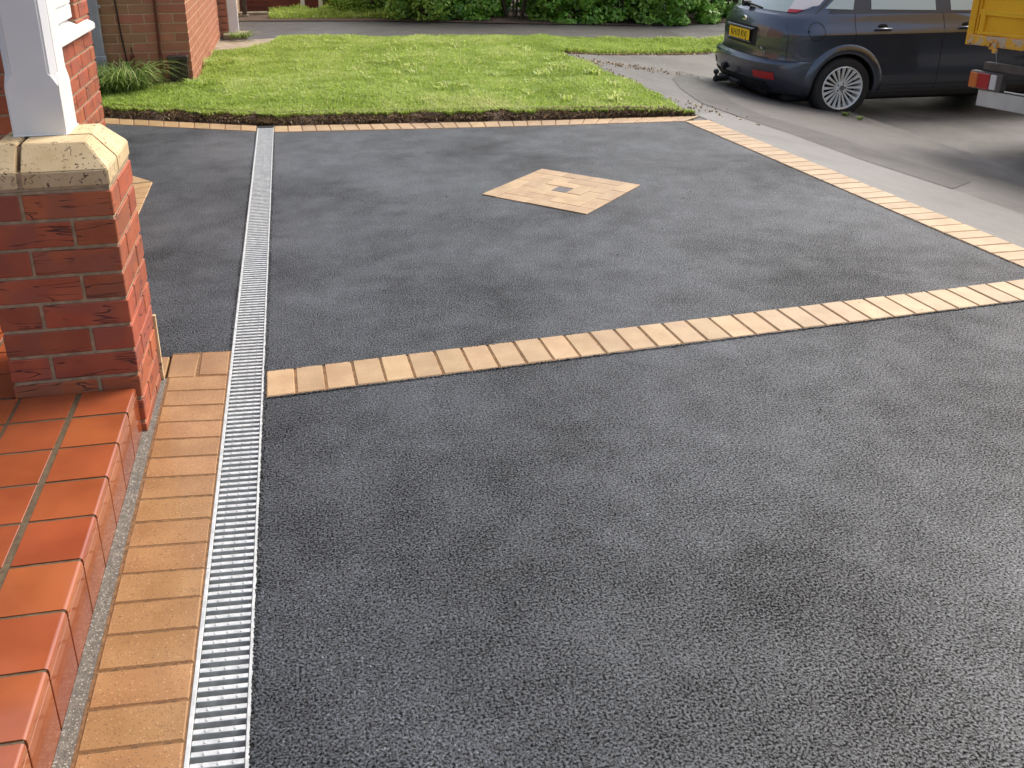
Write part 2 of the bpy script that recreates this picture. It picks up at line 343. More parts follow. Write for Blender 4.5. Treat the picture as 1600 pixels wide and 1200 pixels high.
t = thing("paving_border", "tan block border edging the tarmac along the footway on the right", "paving border")
band(t, (3.112+.0, 3.134), (3.315, 3.134), (2.870, 6.43), (3.070, 6.43), 33)
band(t, (xb(1.0), 1.0), (xb(1.0)+.2, 1.0), (3.121, 3.13), (3.325, 3.13), 21)
t = thing("paving_border", "tan block border below the lawn, right of the steel drain", "paving border")
band(t, (-.176, 6.708), (-.178, 6.914), (.85, 6.597), (.83, 6.794), 10)
band(t, (.85, 6.597), (.83, 6.794), (1.882, 6.495), (1.932, 6.672), 10)
band(t, (1.882, 6.495), (1.932, 6.672), (2.868, 6.433), (3.065, 6.585), 10)
t = thing("paving_border", "tan block border below the soil edge, left of the steel drain", "paving border")
band(t, (-.302, 6.76), (-.303, 6.951), (-1.446, 7.278), (-1.483, 7.501), 10)
band(t, (-1.446, 7.278), (-1.483, 7.501), (-2.55, 7.80), (-2.6, 8.02), 9)
t = thing("paving_path", "tan block strip between the tiled step and the steel drain", "paving strip")
Yr = lambda k: 2.797-.1012*(k-1); Yl = lambda k: 2.822-.1024*(k-1)
for k in range(0, 26):
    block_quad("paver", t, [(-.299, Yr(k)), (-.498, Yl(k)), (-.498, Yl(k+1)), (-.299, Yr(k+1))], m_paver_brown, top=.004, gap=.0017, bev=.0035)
bed(t, [(-.297, 3.092), (-.503, 3.11), (-.503, .1), (-.297, .1)])
for a, b_ in ((-.299, -.4045), (-.406, -.508), (-.5095, -.60)):
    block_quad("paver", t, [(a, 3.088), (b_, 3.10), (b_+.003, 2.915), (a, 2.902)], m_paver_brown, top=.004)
tag(t, None)
t = thing("paving_apron", "tan block apron at the foot of the house wall behind the brick pillar", "paving apron")
band(t, (-1.08, 4.4), (-.855, 4.4), (-1.08, 5.45), (-.868, 5.50), 10)
block_quad("paver", t, [(-1.15, 5.46), (-.875, 5.51), (-1.03, 5.70), (-1.15, 5.72)])
# diamond
t = thing("paving_diamond", "tan block diamond with a small dark centre set into the tarmac", "paving diamond", (1.455, 4.845, 0), R(44.5))
U = .0947
bed(t, [(-3.5*U, -3.5*U), (3.5*U, -3.5*U), (3.5*U, 3.5*U), (-3.5*U, 3.5*U)])
def rectblk(x0, y0, x1, y1, ml=m_paver): block_quad("paver", t, [(x0*U, y0*U), (x1*U, y0*U), (x1*U, y1*U), (x0*U, y1*U)], ml, gap=.0009, bev=.0018)
rectblk(-.5, -.5, .5, .5, m_dark_block)
for ring in (1, 2, 3):
    a, b_ = ring-.5, ring+.5
    for i in range(ring):
        s0 = -b_+i*2; s1 = s0+2
        rectblk(s0, a, s1, b_); rectblk(a, -s1, b_, -s0); rectblk(-s1, -b_, -s0, -a); rectblk(-b_, s0, -a, s1)

# ------------------------------------------------------------------ drain
t = thing("drain_channel", "grey channel trough under the steel gratings beside the tarmac", "drain channel")
boxes("channel_wall", t, [((-.2955, 3.4, -.045), (.003, 7.0, .086)), ((-.1765, 3.4, -.045), (.003, 7.0, .086))], m_galv)
boxes("channel_floor", t, [((-.236, 3.4, -.070), (.117, 7.0, .01))], m_channel)
boxes("channel_end", t, [((-.236, 6.915, -.02), (.125, .05, .045))], m_black)
bm = bmesh.new(); addbox(bm, (0, 0, 0), (.101, .0120, .003), bev=.0008); addbox(bm, (0, .0005, -.0125), (.101, .0085, .022))
for x in (-.026, .002, .030): addbox(bm, (x, 0, .0022), (.0045, .0075, .0022), bev=.0008)
bar_me = bmm("bar", bm); bar_me.materials.append(m_galv)
bm = bmesh.new(); addbox(bm, (-.0555, 0, 0), (.0095, .9995, .006), bev=.0012); addbox(bm, (-.0585, 0, -.014), (.0025, .9995, .026))
railL = bmm("side_rail", bm); railL.materials.append(m_galv)
bm = bmesh.new(); addbox(bm, (.0550, 0, 0), (.0070, .9995, .006), bev=.0012)
for i in range(38): addbox(bm, (.0583, -.487+i*.0263, -.001), (.0036, .015, .005), bev=.0008)
railR = bmm("side_rail", bm); railR.materials.append(m_galv)
names = ["the one that ends at the lawn border", "level with the tan paving diamond's far corner", "passing just nearer than the tan paving diamond", "ending just short of the tan crossing band",
         "beside the first of the long crossing band and the step", "nearest the camera at the bottom edge", "cut off below the bottom edge"]
for i in range(7):
    yc = 6.885-.5-i*1.0
    g = thing("drain_grating", "silver slotted steel drain grating, "+names[i], "drain grating", (-.2365, yc, -.001), 0, "steel drain gratings in a line")
    link("side_rail", railL, g); link("side_rail", railR, g)
    for k in range(38):
        b_ = link("bar", bar_me, g); b_.location = (0.0005, -.4865+k*.0263+random.uniform(-.0004, .0004), -.0008); b_.rotation_euler = (0, 0, -.055)
    boxes("bearer", g, [((-.022, 0, -.026), (.004, .996, .012)), ((.024, 0, -.026), (.004, .996, .012))], m_galv)

# loose chippings kicked along the tarmac edges
def chips(n, gen, smin, smax, name, label, ml):
    V, Fc, tn = [], [], []
    base = np.array([(1, 0, 0), (-1, 0, 0), (0, 1, 0), (0, -1, 0), (0, 0, 1), (0, 0, -.6)])
    fa = [(0, 2, 4), (2, 1, 4), (1, 3, 4), (3, 0, 4), (2, 0, 5), (1, 2, 5), (3, 1, 5), (0, 3, 5)]
    for i in range(n):
        x, y, z = gen(); s = random.uniform(smin, smax); a = random.random()*6.28; ca, sa = math.cos(a), math.sin(a)
        q = base*rng.uniform(.6, 1.2, (6, 3))*s
        for p in q: V.append((x+ca*p[0]-sa*p[1], y+sa*p[0]+ca*p[1], z+p[2]*.7))
        Fc += [tuple(k+6*i for k in f) for f in fa]; tn += [random.random()]*6
    o = rawmesh(name, np.array(V), np.array(Fc), 3, ml, tint=np.array(tn)); tag(o, label, "chippings", kind='stuff'); return o
def edge_gen():
    u = random.random()
    if u < .45: return (-.1755+abs(random.gauss(0, .004)), random.uniform(.8, 6.7), .0015)
    if u < .62: x = random.uniform(-.17, 3.1); return (x, 2.905+.0705*x+abs(random.gauss(0, .003)), .002)
    if u < .80: x = random.uniform(-.17, 3.1); return (x, 2.726+.0705*x-abs(random.gauss(0, .003))+.0, .002)
    if u < .9: y = random.uniform(3, 6.4); return (xb(y)-abs(random.gauss(0, .004)), y, .002)
    return (-.2985-abs(random.gauss(0, .004)), random.uniform(3.1, 6.75), .0015)
chips(9000, edge_gen, .0025, .0055, "edge_chippings", "small dark tarmac stones along the edges of the drive", m_asph)
chips(60, lambda: (random.uniform(-.1, 2.9), random.uniform(1.2, 6.3), .004), .003, .006, "loose_chippings", "few loose dark stones scattered on the tarmac", m_black)

# ------------------------------------------------------------------ tiled step
st = thing("tiled_step", "glossy terracotta tiled doorstep in front of the brick pillar", "step")
NX, TZ, TP, TY0 = -.5355, .160, .1610, 2.412
boxes("step_core", st, [((NX-.0035-1.2, .9835, TZ/2-.002), (2.4, 3.15, TZ-.0015)), ((-1.9, 3.215, TZ/2-.003), (2.03, 1.29, TZ-.0035))], m_grout)
def nosing_tile():
    # section with a rounded nose, swept along y
    l = TP-.009; r = .009; pts = [(-.1505, 0), (-.1505, -.010)]
    pts = [(-.1505, -.010), (-.1505, -.0015), (-.149, 0)]+[(-r+r*math.sin(a), -r+r*math.cos(a)) for a in np.linspace(0, math.pi/2, 7)]+[(0, -.022), (-.010, -.022), (-.010, -.010)]
    bm = bmesh.new(); ends = []
    for y in (-l/2, l/2): ends.append([bm.verts.new((x, y, z)) for x, z in pts])
    n = len(pts)
    for i in range(n): bm.faces.new((ends[0][i], ends[0][(i+1) % n], ends[1][(i+1) % n], ends[1][i]))
    bm.faces.new(ends[0]); bm.faces.new(list(reversed(ends[1])))
    bmesh.ops.recalc_face_normals(bm, faces=bm.faces)
    me = bmm("nosing_tile", bm, 35); me.materials.append(m_tile); return me
nm_ = nosing_tile()
for k in range(-1, 14):
    yc = TY0-TP*(k+.5)+0.0
    if k == -1: yc = TY0+TP/2
    o = link("nosing_tile", nm_, st); o.location = (NX+.001, yc, TZ+random.uniform(-.0006, .0006))
    if k == -1: o.scale = (1, .93, 1); o.location.y -= .003
    h = TZ-.028
    piece("riser_tile", st, (NX-.004, yc, .004+h/2), (.010, TP-.0065, h), m_tile, bev=.001)
    for j in range(1, 5):
        if k == -1: piece("tile", st, (NX-.1555-.161*j+.0755, yc-.003, TZ-.006), (.1505, (TP-.009)*.93, .012), m_tile, bev=.0012, tilt=.002)
        else: piece("tile", st, (NX-.1555-.161*j+.0755, yc, TZ-.006), (.1505, TP-.009, .012), m_tile, bev=.0012, tilt=.002)
for k in range(-8, -1):
    for j in range(2, 7):
        x = NX-.1555-.161*j+.0755
        if x < -.93: piece("tile", st, (x, TY0-TP*(k+.5), TZ-.006), (.1505, TP-.009, .012), m_tile, bev=.0012, tilt=.002)
bm = bmesh.new()
n = 120
vs = []
for i in range(n+1):
    y = .1+(2.92-.1)*i/n; w = random.uniform(-.003, .003)
    vs.append([bm.verts.new((-.534, y, .010)), bm.verts.new((-.518+w, y, .004+random.uniform(-.001, .001))), bm.verts.new((-.496+random.uniform(-.003, .003), y, -.0005))])
for i in range(n):
    for k in range(2): bm.faces.new((vs[i][k], vs[i][k+1], vs[i+1][k+1], vs[i+1][k]))
tag(link("mortar_fillet", bmm("mortar_fillet", bm), None, m_mortar_floor), kind='structure')

# ------------------------------------------------------------------ brickwork
BL, BH, BW, J = .232, .0706, .110, .011; CP = BH+J
def run(parent, P0, d, nrm, z0, rows, L, first=(BL, BW), matl=m_brick, hole=None, depth=BW, matf=None, jit=.0008, end_trim=True, name="brick", bev=.0025):
    P0 = Vector((*P0, 0)); d = Vector((*d, 0)); nrm = Vector((*nrm, 0)); rz = math.atan2(d.y, d.x)
    for r in range(rows):
        s = 0.; k = 0
        while s < L-.02:
            l = first[r % len(first)] if k == 0 else BL
            l = min(l, L-s); segs = [(s, s+l)]
            if hole:
                a, b_, zb, zt = hole
                zc = z0+r*CP
                if zc+BH > zb and zc < zt: segs = [(x0, x1) for x0, x1 in ((s, min(s+l, a-.002)), (max(s, b_+.002), s+l)) if x1-x0 > .015]
            for x0, x1 in segs:
                c = P0+d*((x0+x1)/2)-nrm*(depth/2-random.uniform(-jit, jit)); ml = matf(c, r) if matf else matl
                piece(name, parent, (c.x, c.y, z0+r*CP+BH/2), (round(x1-x0, 3), depth, BH), ml, rz, bev=bev)
            s += l+J; k += 1
# pillar
PX1, PY0 = -.519, 2.567; PW = BL+J+BW; PX0 = PX1-PW; PY1 = PY0+PW
pl = thing("brick_pillar", "red creased brick porch pillar rising from the tiled step", "brick pillar")
zt = .777
boxes("mortar_core", pl, [(((PX0+PX1)/2, (PY0+PY1)/2, (zt-.001)/2), (PW-.010, PW-.010, zt-.001))], m_mortar)
for r in range(10):
    z = zt-.009-BH-r*CP
    hh = BH
    if z < .0: hh = BH+z-.002; z = .002
    if hh < .02: break
    zc = z+hh/2
    cx, cy = (PX0+PX1)/2, (PY0+PY1)/2
    h = (PW-BW)/2; l = (PW-BL)/2
    lst = [((l, -h), 0), ((h, l), 90), ((-l, h), 0), ((-h, -l), 90)] if r % 2 == 0 else [((-l, -h), 0), ((h, -l), 90), ((l, h), 0), ((-h, l), 90)]
    for (dx, dy), a in lst:
        piece("brick", pl, (cx+dx+random.uniform(-.001, .001), cy+dy+random.uniform(-.001, .001), zc), (BL, BW, hh), m_brick, R(a), bev=.0025)
boxes("mortar_fillet", pl, [((PX1+.003, PY1-.004, .12), (.010, .016, .24))], m_buff)
# plinth cap with chamfered top
cp = thing("pillar_cap", "buff chamfered plinth-brick cap on top of the brick pillar", "pillar cap")
z0, z1, z2, sb = zt+.008, zt+.052, .897, .060
def cap_piece(nm, poly_out, x0, x1, y0, y1):
    # frustum part clipped to a rectangle
    bm = bmesh.new()
    a = [(PX0, PY0), (PX1, PY0), (PX1, PY1), (PX0, PY1)]; b_ = [(PX0+sb, PY0+sb), (PX1-sb, PY0+sb), (PX1-sb, PY1-sb), (PX0+sb, PY1-sb)]
    rs = [[bm.verts.new((*p, z)) for p in q] for q, z in ((a, z0), (a, z1), (b_, z2))]
    for u, v in ((0, 1), (1, 2)):
        for i in range(4): bm.faces.new((rs[u][i], rs[u][(i+1) % 4], rs[v][(i+1) % 4], rs[v][i]))
    bm.faces.new(rs[2]); bm.faces.new(list(reversed(rs[0])))
    for co, no in (((x0, 0, 0), (-1, 0, 0)), ((x1, 0, 0), (1, 0, 0)), ((0, y0, 0), (0, -1, 0)), ((0, y1, 0), (0, 1, 0))):
        g = bmesh.ops.bisect_plane(bm, geom=bm.verts[:]+bm.edges[:]+bm.faces[:], plane_co=co, plane_no=no, clear_outer=True)
        ed = [e for e in g['geom_cut'] if isinstance(e, bmesh.types.BMEdge)]
        if ed: bmesh.ops.edgeloop_fill(bm, edges=ed)
    bmesh.ops.recalc_face_normals(bm, faces=bm.faces)
    bmesh.ops.bevel(bm, geom=bm.edges[:], offset=.003, segments=2, affect='EDGES')
    link(nm, bmm(nm, bm, 40), cp, m_buff)
jx = PX0+BW+.012; jy = PY0+.150
cap_piece("plinth_brick", None, jx+.006, PX1+1, PY0-1, jy-.004)
cap_piece("plinth_brick", None, PX0-1, jx-.006, PY0-1, PY1-.17)
cap_piece("plinth_brick", None, PX0+.17, PX1+1, jy+.004, PY1+1)
cap_piece("plinth_brick", None, PX0-1, PX0+.162, PY1-.162, PY1+1)
boxes("cap_mortar", cp, [(((PX0+PX1)/2, (PY0+PY1)/2, zt+.004), (PW-.008, PW-.008, .0075)), ((jx, PY0+.095, (z0+z1)/2), (.012, .18, z1-z0)), ((jx, PY0+.14, (z0+z2)/2-.004), (.012, .16, z2-z0-.008)),
     (((PX0+PX1)/2, (PY0+PY1)/2, (z0+z2)/2-.004), (PW-2*sb-.004, PW-2*sb-.004, z2-z0-.008)), ((PX1-.06, jy, (z0+z1)/2), (.11, .008, z1-z0)) ], m_mortar, bev=.0)
# post
po = thing("porch_post", "white painted timber porch post standing on the pillar cap", "post", (-.715, 2.79, z2))
def post_mesh():
    bm = bmesh.new(); hw = .071; secs = [(-.002, .071, .001), (.135, .071, .001), (.170, .0695, .020), (1.55, .0695, .020)]
    rings = []
    for z, w, c in secs:
        rings.append([bm.verts.new((x, y, z)) for x, y in ((-w+c, -w), (w-c, -w), (w, -w+c), (w, w-c), (w-c, w), (-w+c, w), (-w, w-c), (-w, -w+c))])
    for a, b_ in zip(rings, rings[1:]):
        for i in range(8): bm.faces.new((a[i], a[(i+1) % 8], b_[(i+1) % 8], b_[i]))
    bm.faces.new(rings[-1]); bm.faces.new(list(reversed(rings[0])))
    bmesh.ops.bevel(bm, geom=[e for e in bm.edges if abs((e.verts[0].co-e.verts[1].co).z) > .1], offset=.004, segments=2, affect='EDGES')
    return bmm("post_shaft", bm, 30)
link("post_shaft", post_mesh(), po, m_white)
boxes("sealant_bead", po, [((0, -.072, .001), (.145, .006, .004)), ((.072, 0, .001), (.006, .145, .004))], m_white, bev=.0015)
# porch canopy on the post (above the frame)
pc = thing("porch_canopy", "white porch canopy carried by the painted post above the doorstep", "porch canopy")
boxes("fascia", pc, [((-1.35, 1.02, 2.52), (1.5, .03, .18)), ((-.615, 2.0, 2.52), (.03, 1.93, .18))], m_white)
boxes("canopy_roof", pc, [((-1.35, 2.1, 2.60), (1.46, 2.1, .03))], m_brown_plastic)
boxes("soffit", pc, [((-1.36, 1.97, 2.45), (1.44, 1.86, .015))], m_white)

# own house
hs_ = thing("brick_house", "red brick house corner with a white window, left behind the porch post", "house")
HX, HY0, HY1 = -1.075, 3.93, 5.45
boxes("mortar_backing", hs_, [((HX-.006-.07, (HY0+HY1)/2, .47), (.14, HY1-HY0-.012, .94)), ((HX-.076, (5.12+HY1)/2, 1.85), (.14, HY1-5.12-.012, 1.82)), ((HX-.076, HY0+.12, 1.85), (.14, .228, 1.82)), ((HX-.076, (HY0+HY1)/2, 2.5), (.14, HY1-HY0-.02, .5)),
      ((HX-1.16, HY0+.078, 1.375), (2.05, .14, 2.75)), ((HX-1.16, HY1-.078, 1.375), (2.04, .138, 2.748))], m_mortar)
run(hs_, (HX, HY1), (0, -1), (1, 0), .0, 20, HY1-HY0, hole=(HY1-5.12, HY1-4.15, .90, 2.1))
run(hs_, (HX-BW-J, HY0), (-1, 0), (0, -1), .0, 20, 1.3, first=(BW, BL))
bm = bmesh.new()
for r in range(20, 33):
    s = 0.; k = 0
    while s < HY1-HY0-.02:
        l = (BL if r % 2 else BW) if k == 0 else BL
        l = min(l, HY1-HY0-s)
        if not (s+l > HY1-5.12 and s < HY1-4.15 and r*CP < 2.1): addbox(bm, (HX-BW/2, HY1-s-l/2, r*CP+BH/2), (BW, l, BH))
        s += l+J; k += 1
tag(link("upper_brickwork", bmm("upper_brickwork", bm), hs_, m_brick), kind='stuff')
wi = boxes("window", hs_, [((HX-.050, 4.625, 1.025), (.07, .97, .07)), ((HX-.050, 5.08, 1.56), (.07, .075, 1.0)), ((HX-.075, 4.185, 1.56), (.07, .07, 1.0)), ((HX-.075, 4.575, 2.07), (.07, .85, .07)),
      ((HX-.037, 4.62, 1.09), (.06, .82, .055)), ((HX-.037, 5.015, 1.56), (.06, .055, .9)), ((HX-.062, 4.25, 1.56), (.06, .055, .9))], m_upvc, bev=.006)
boxes("pane", wi, [((HX-.085, 4.575, 1.58), (.012, .64, .94))], m_glass_dk)
bm = bmesh.new()
v = [bm.verts.new(p) for p in ((HX-.06, 4.10, .905), (HX+.035, 4.10, .908), (HX+.035, HY1-.06, .905), (HX-.06, HY1-.06, .905), (HX-.06, 4.10, .985), (HX+.035, 4.10, .938), (HX+.035, HY1-.06, .938), (HX-.06, HY1-.06, .985))]
for f in ((0, 1, 2, 3), (4, 5, 6, 7), (0, 1, 5, 4), (1, 2, 6, 5), (2, 3, 7, 6), (3, 0, 4, 7)): bm.faces.new([v[i] for i in f])
bmesh.ops.recalc_face_normals(bm, faces=bm.faces); bmesh.ops.bevel(bm, geom=bm.edges[:], offset=.005, segments=2, affect='EDGES')
link("window_sill", bmm("window_sill", bm), hs_, m_upvc)

# neighbour's house
nh = thing("brick_house", "neighbouring brick house with cables and meter box on its wall, beyond the drive", "house")
NXc, NY = -.89, 8.6; NZ = .03
boxes("mortar_backing", nh, [((NXc-1.2-.005, NY+.02, 1.3), (2.4, .03, 2.6)), ((NXc-.019, NY+1.86, 1.3), (.03, 3.66, 2.6)), ((NXc+.03, NY+3.9, 1.3), (.16, .03, 2.6)), ((NXc+.085, NY+6, 1.3), (.03, 4.2, 2.6))], m_mortar_far)
run(nh, (NXc, NY), (-1, 0), (0, -1), NZ, 15, 1.6, matf=lambda c, r: m_brick_stain if c.x < NXc-.42+.10*math.sin(r*1.7) else m_brick_far, bev=.002)
bm = bmesh.new()
for r in range(32):
    s = BW+J if r % 2 else 0.0; k = 0
    if r % 2 == 0: s = BW+J
    k = 0
    while s < 3.7:
        l = BL if not (k == 0 and r % 2 == 1) else BW+.05
        addbox(bm, (NXc-.0, NY+s+l/2, NZ+r*CP+BH/2), (.030, l, BH)) if False else addbox(bm, (NXc-.015+random.uniform(-.001, .001), NY+s+l/2, NZ+r*CP+BH/2), (.030, min(l, 3.72-s), BH))
        s += l+J; k += 1
    if r >= 15:
        s = 0
        while s < 2.0: addbox(bm, (NXc-s-BL/2, NY+.02, NZ+r*CP+BH/2), (BL, .04, BH)); s += BL+J
    for a in range(1): addbox(bm, (NXc+.05, NY+3.87, NZ+r*CP+BH/2), (.11 if r % 2 else .10, .04, BH))
tag(link("side_brickwork", bmm("side_brickwork", bm), nh, m_brick_far), kind='stuff')
fr = boxes("door_frame", nh, [((-.735, 12.55, 1.1), (.15, .09, 2.1))], m_white, bev=.004)
boxes("door_step", nh, [((-.70, 12.45, .03), (.30, .35, .06))], m_conc, bev=.006)
bm = bmesh.new()
def cable(pts, r): 
    for a, b_ in zip(pts, pts[1:]): addcyl(bm, a, b_, r, 6)
yb = NY-.012
cable([(-1.46, yb, 1.4), (-1.468, yb, .8), (-1.455, yb, .5), (-1.43, yb, .2), (-1.40, yb, .10)], .007)
link("cable", bmm("cable", bm), nh, m_cable); bm = bmesh.new()
cable([(-1.137, yb-.01, 1.4), (-1.14, yb-.01, .8), (-1.15, yb-.01, .1)], .014)
link("cable", bmm("cable", bm), nh, m_rust)
bm = bmesh.new(); cable([(-1.385, yb, .40), (-1.385, yb, .32), (-1.375, yb, .22), (-1.365, yb, .10)], .005); addbox(bm, (-1.385, yb, .31), (.035, .02, .05), bev=.006)
link("rusty_bracket", bmm("rusty_bracket", bm), nh, m_rust)
boxes("meter_box", nh, [((-1.0, NY-.035, .165), (.155, .07, .235)), ((-1.0, NY-.045, .30), (.175, .085, .045)), ((-1.0, NY-.074, .23), (.012, .008, .13))], m_brown_plastic, bev=.006)
dp = thing("downpipe", "grey square plastic downpipe against the stained brick wall", "downpipe", (-1.645, NY-.045, 0))
boxes("pipe", dp, [((0, 0, 1.5), (.075, .06, 2.35))], m_grey_pipe, bev=.006)
boxes("pipe_socket", dp, [((0.002, 0, .19), (.088, .072, .30))], m_grey_pipe, bev=.006)
boxes("pipe_clip", dp, [((0, .01, .75), (.11, .05, .03))], m_grey_pipe, bev=.004)

# far wall with two white posts
fwall = thing("garden_wall", "low red brick wall beyond the far path behind the grass", "wall")
bm = bmesh.new()
for r in range(12):
    s = 0 if r % 2 else -.11
    while s < 3.6: addbox(bm, (-2.2+s+BL/2, 16.02, -.1+r*CP+BH/2), (BL, .10, BH)); s += BL+J
tag(link("brickwork", bmm("brickwork", bm), fwall, mat("dark_red_brick", (.24, .06, .035), .8, (.17, .045, .03), 7, bump=.3)), kind='stuff')
boxes("mortar_core", fwall, [((-.35, 16.03, .38), (3.6, .09, .97))], mat("dirty_mortar", (.20, .10, .07), .9))
for x, w in ((.22, "left"), (.51, "right")):
    q = thing("white_post", "white post in front of the garden wall, the "+w+"-hand one of two", "post", (x, 15.75, 0)); boxes("shaft", q, [((0, 0, .55), (.065, .065, 1.05))], m_white, bev=.006); boxes("foot", q, [((0, 0, .015), (.10, .10, .03))], m_conc)
q = thing("brown_post", "dark brown timber post at the left end of the far wall", "post", (-.68, 15.0, 0)); boxes("shaft", q, [((0, 0, .5), (.07, .07, 1.0))], m_bark, bev=.005); boxes("foot", q, [((0, 0, .02), (.12, .12, .04))], m_conc)
q = thing("concrete_kerb", "short pale concrete kerb at the foot of the far wall", "kerb", (-.8, 15.25, 0)); boxes("kerb_stone", q, [((0, 0, .02), (.9, .12, .07)), ((.92, .02, .015), (.9, .12, .07))], m_conc, bev=.01)
t = sheet("concrete_slab", [(-.88, 10.55), (-.40, 10.7), (-.12, 11.8), (-.2, 12.1), (-.9, 11.95)], .02, m_conc)

# ------------------------------------------------------------------ lawn, soil, grass
def LZ(x, y): return .062-.018*max(0, min(1, (x-1.5)/1.4)) + (T(x, y) if x > 3.1 else 0)-.03*max(0, min(1, (x-2.6)/.8))
LAWN = [(-2.5, 8.2), (-1.5, 7.70), (-.9, 7.45), (-.3, 7.17), (-.18, 7.13), (.83, 7.00), (1.93, 6.84), (2.5, 6.73), (2.98, 6.64), (3.0, 6.95), (3.0, 7.8), (2.95, 8.9), (2.93, 9.5), (2.91, 10.08), (3.48, 10.40), (4.2, 10.84), (4.82, 11.12), (5.53, 11.42), (9.0, 12.5),
        (9, 13.2), (5.75, 12.1), (4.75, 11.9), (3.6, 11.65), (2.7, 11.35), (1.42, 11.40), (-.12, 11.85), (-.32, 11.0), (-.52, 10.75), (-.85, 10.65), (-.86, 8.62), (-2.5, 8.58)]
lg = sheet("lawn_soil", LAWN, 0, m_soil, zf=lambda x, y: LZ(x, y)-.012)
# crumbly cut soil edge between the block border and the turf
bm = bmesh.new(); n = 420; rows = 12; grid = []
outer = [(-2.6, 8.03), (-1.483, 7.505), (-.303, 6.955), (-.178, 6.918), (.83, 6.798), (1.932, 6.676), (2.5, 6.632), (3.06, 6.59)]
inner = [(-2.5, 8.30), (-1.5, 7.80), (-.3, 7.24), (-.18, 7.20), (.83, 7.08), (1.93, 6.92), (2.5, 6.80), (3.02, 6.68)]
def along(P, s):
    s *= len(P)-1; i = min(int(s), len(P)-2); f = s-i; return Vector(P[i]).lerp(Vector(P[i+1]), f)
from mathutils import noise as mn
for i in range(n+1):
    s = i/n; a, b_ = along(outer, s), along(inner, s); row = []
    for k in range(rows+1):
        u = k/rows; p = a.lerp(b_, u); nz = mn.noise(Vector((p.x*18, p.y*18, 0)))*.018+mn.noise(Vector((p.x*60, p.y*60, 3)))*.012
        zl = LZ(p.x, p.y)+.0; u2 = max(0, min(1, (u-.12-.18*mn.noise(Vector((p.x*5, 0, 7))))/.45)); z = -.012+(zl+.0)*(u2*u2*(3-2*u2))+nz*min(1, u*4)*(1-.6*u)-.028*max(0, (u-.55)/.45)
        row.append(bm.verts.new((p.x+(random.uniform(-.004, .004) if 0 < k else 0), p.y+(random.uniform(-.006, .006) if k else 0), z)))
    grid.append(row)
for i in range(n):
    for k in range(rows): bm.faces.new((grid[i][k], grid[i+1][k], grid[i+1][k+1], grid[i][k+1]))
tag(link("soil_edge", bmm("soil_edge", bm), None, m_soil), kind='structure')

def blades(P, z, hmin, hmax, w, lean, name, matl, tint, droop=.5, parent=None, az=None):
    n = len(P); a = rng.uniform(0, 2*np.pi, n) if az is None else az; h = rng.uniform(hmin, hmax, n)*rng.uniform(.7, 1.15, n); ln = rng.uniform(0, lean, n)*h
    ww = w*rng.uniform(.6, 1.3, n); d = np.stack([np.cos(a), np.sin(a)], 1); s = np.stack([-np.sin(a), np.cos(a)], 1)*ww[:, None]/2
    V = np.zeros((n, 5, 3)); V[:, 0, :2] = P-s; V[:, 1, :2] = P+s
    mid = P+d*(ln*.35)[:, None]; V[:, 2, :2] = mid+s*.8; V[:, 3, :2] = mid-s*.8
    V[:, 4, :2] = P+d*ln[:, None]
    V[:, :2, 2] = z[:, None]; V[:, 2:4, 2] = (z+h*.6)[:, None]; V[:, 4, 2] = z+h*(1-droop*np.clip(ln/h, 0, 1)*.6)
    idx = np.arange(n)[:, None]*5
    F3 = np.concatenate([idx+np.array([0, 1, 2]), idx+np.array([0, 2, 3]), idx+np.array([3, 2, 4])])
    return rawmesh(name, V.reshape(-1, 3), F3, 3, matl, parent, np.repeat(tint, 5))
def scatter(poly, n):
    P = np.array(poly); lo, hi = P.min(0), P.max(0); out = []
    tot = 0
    while tot < n:
        q = rng.uniform(lo, hi, (n, 2)); q = q[inpoly(q, poly)]; out.append(q); tot += len(q)
    return np.concatenate(out)[:n]
def pnoise(P, sc, seed=0):
    return np.array([mn.noise(Vector((p[0]*sc, p[1]*sc, seed))) for p in P])
GP = scatter(LAWN, 300000)
GP = GP[(GP[:, 0] > -1.9) & (GP[:, 1] < 14.5)]
GP += rng.normal(0, .012, GP.shape)
gx = np.clip(GP[:, 0]-3.1, 0, 2.12)
gz = np.array([LZ(*p) for p in GP])-.007
nz = pnoise(GP, 1.6, 1)+.6*pnoise(GP, 5, 4)
front = np.clip((GP[:, 1]-(7.13-.11*GP[:, 0]-.35*np.clip(-GP[:, 0]-.3, 0, 9)))/.35, 0, 1)
hgt = (.032+.030*np.clip(.5+nz, 0, 1.2))*(.45+.55*front)
tint = np.clip(.45+.34*nz+rng.normal(0, .17, len(GP))+.22*(1-front), 0, 1)
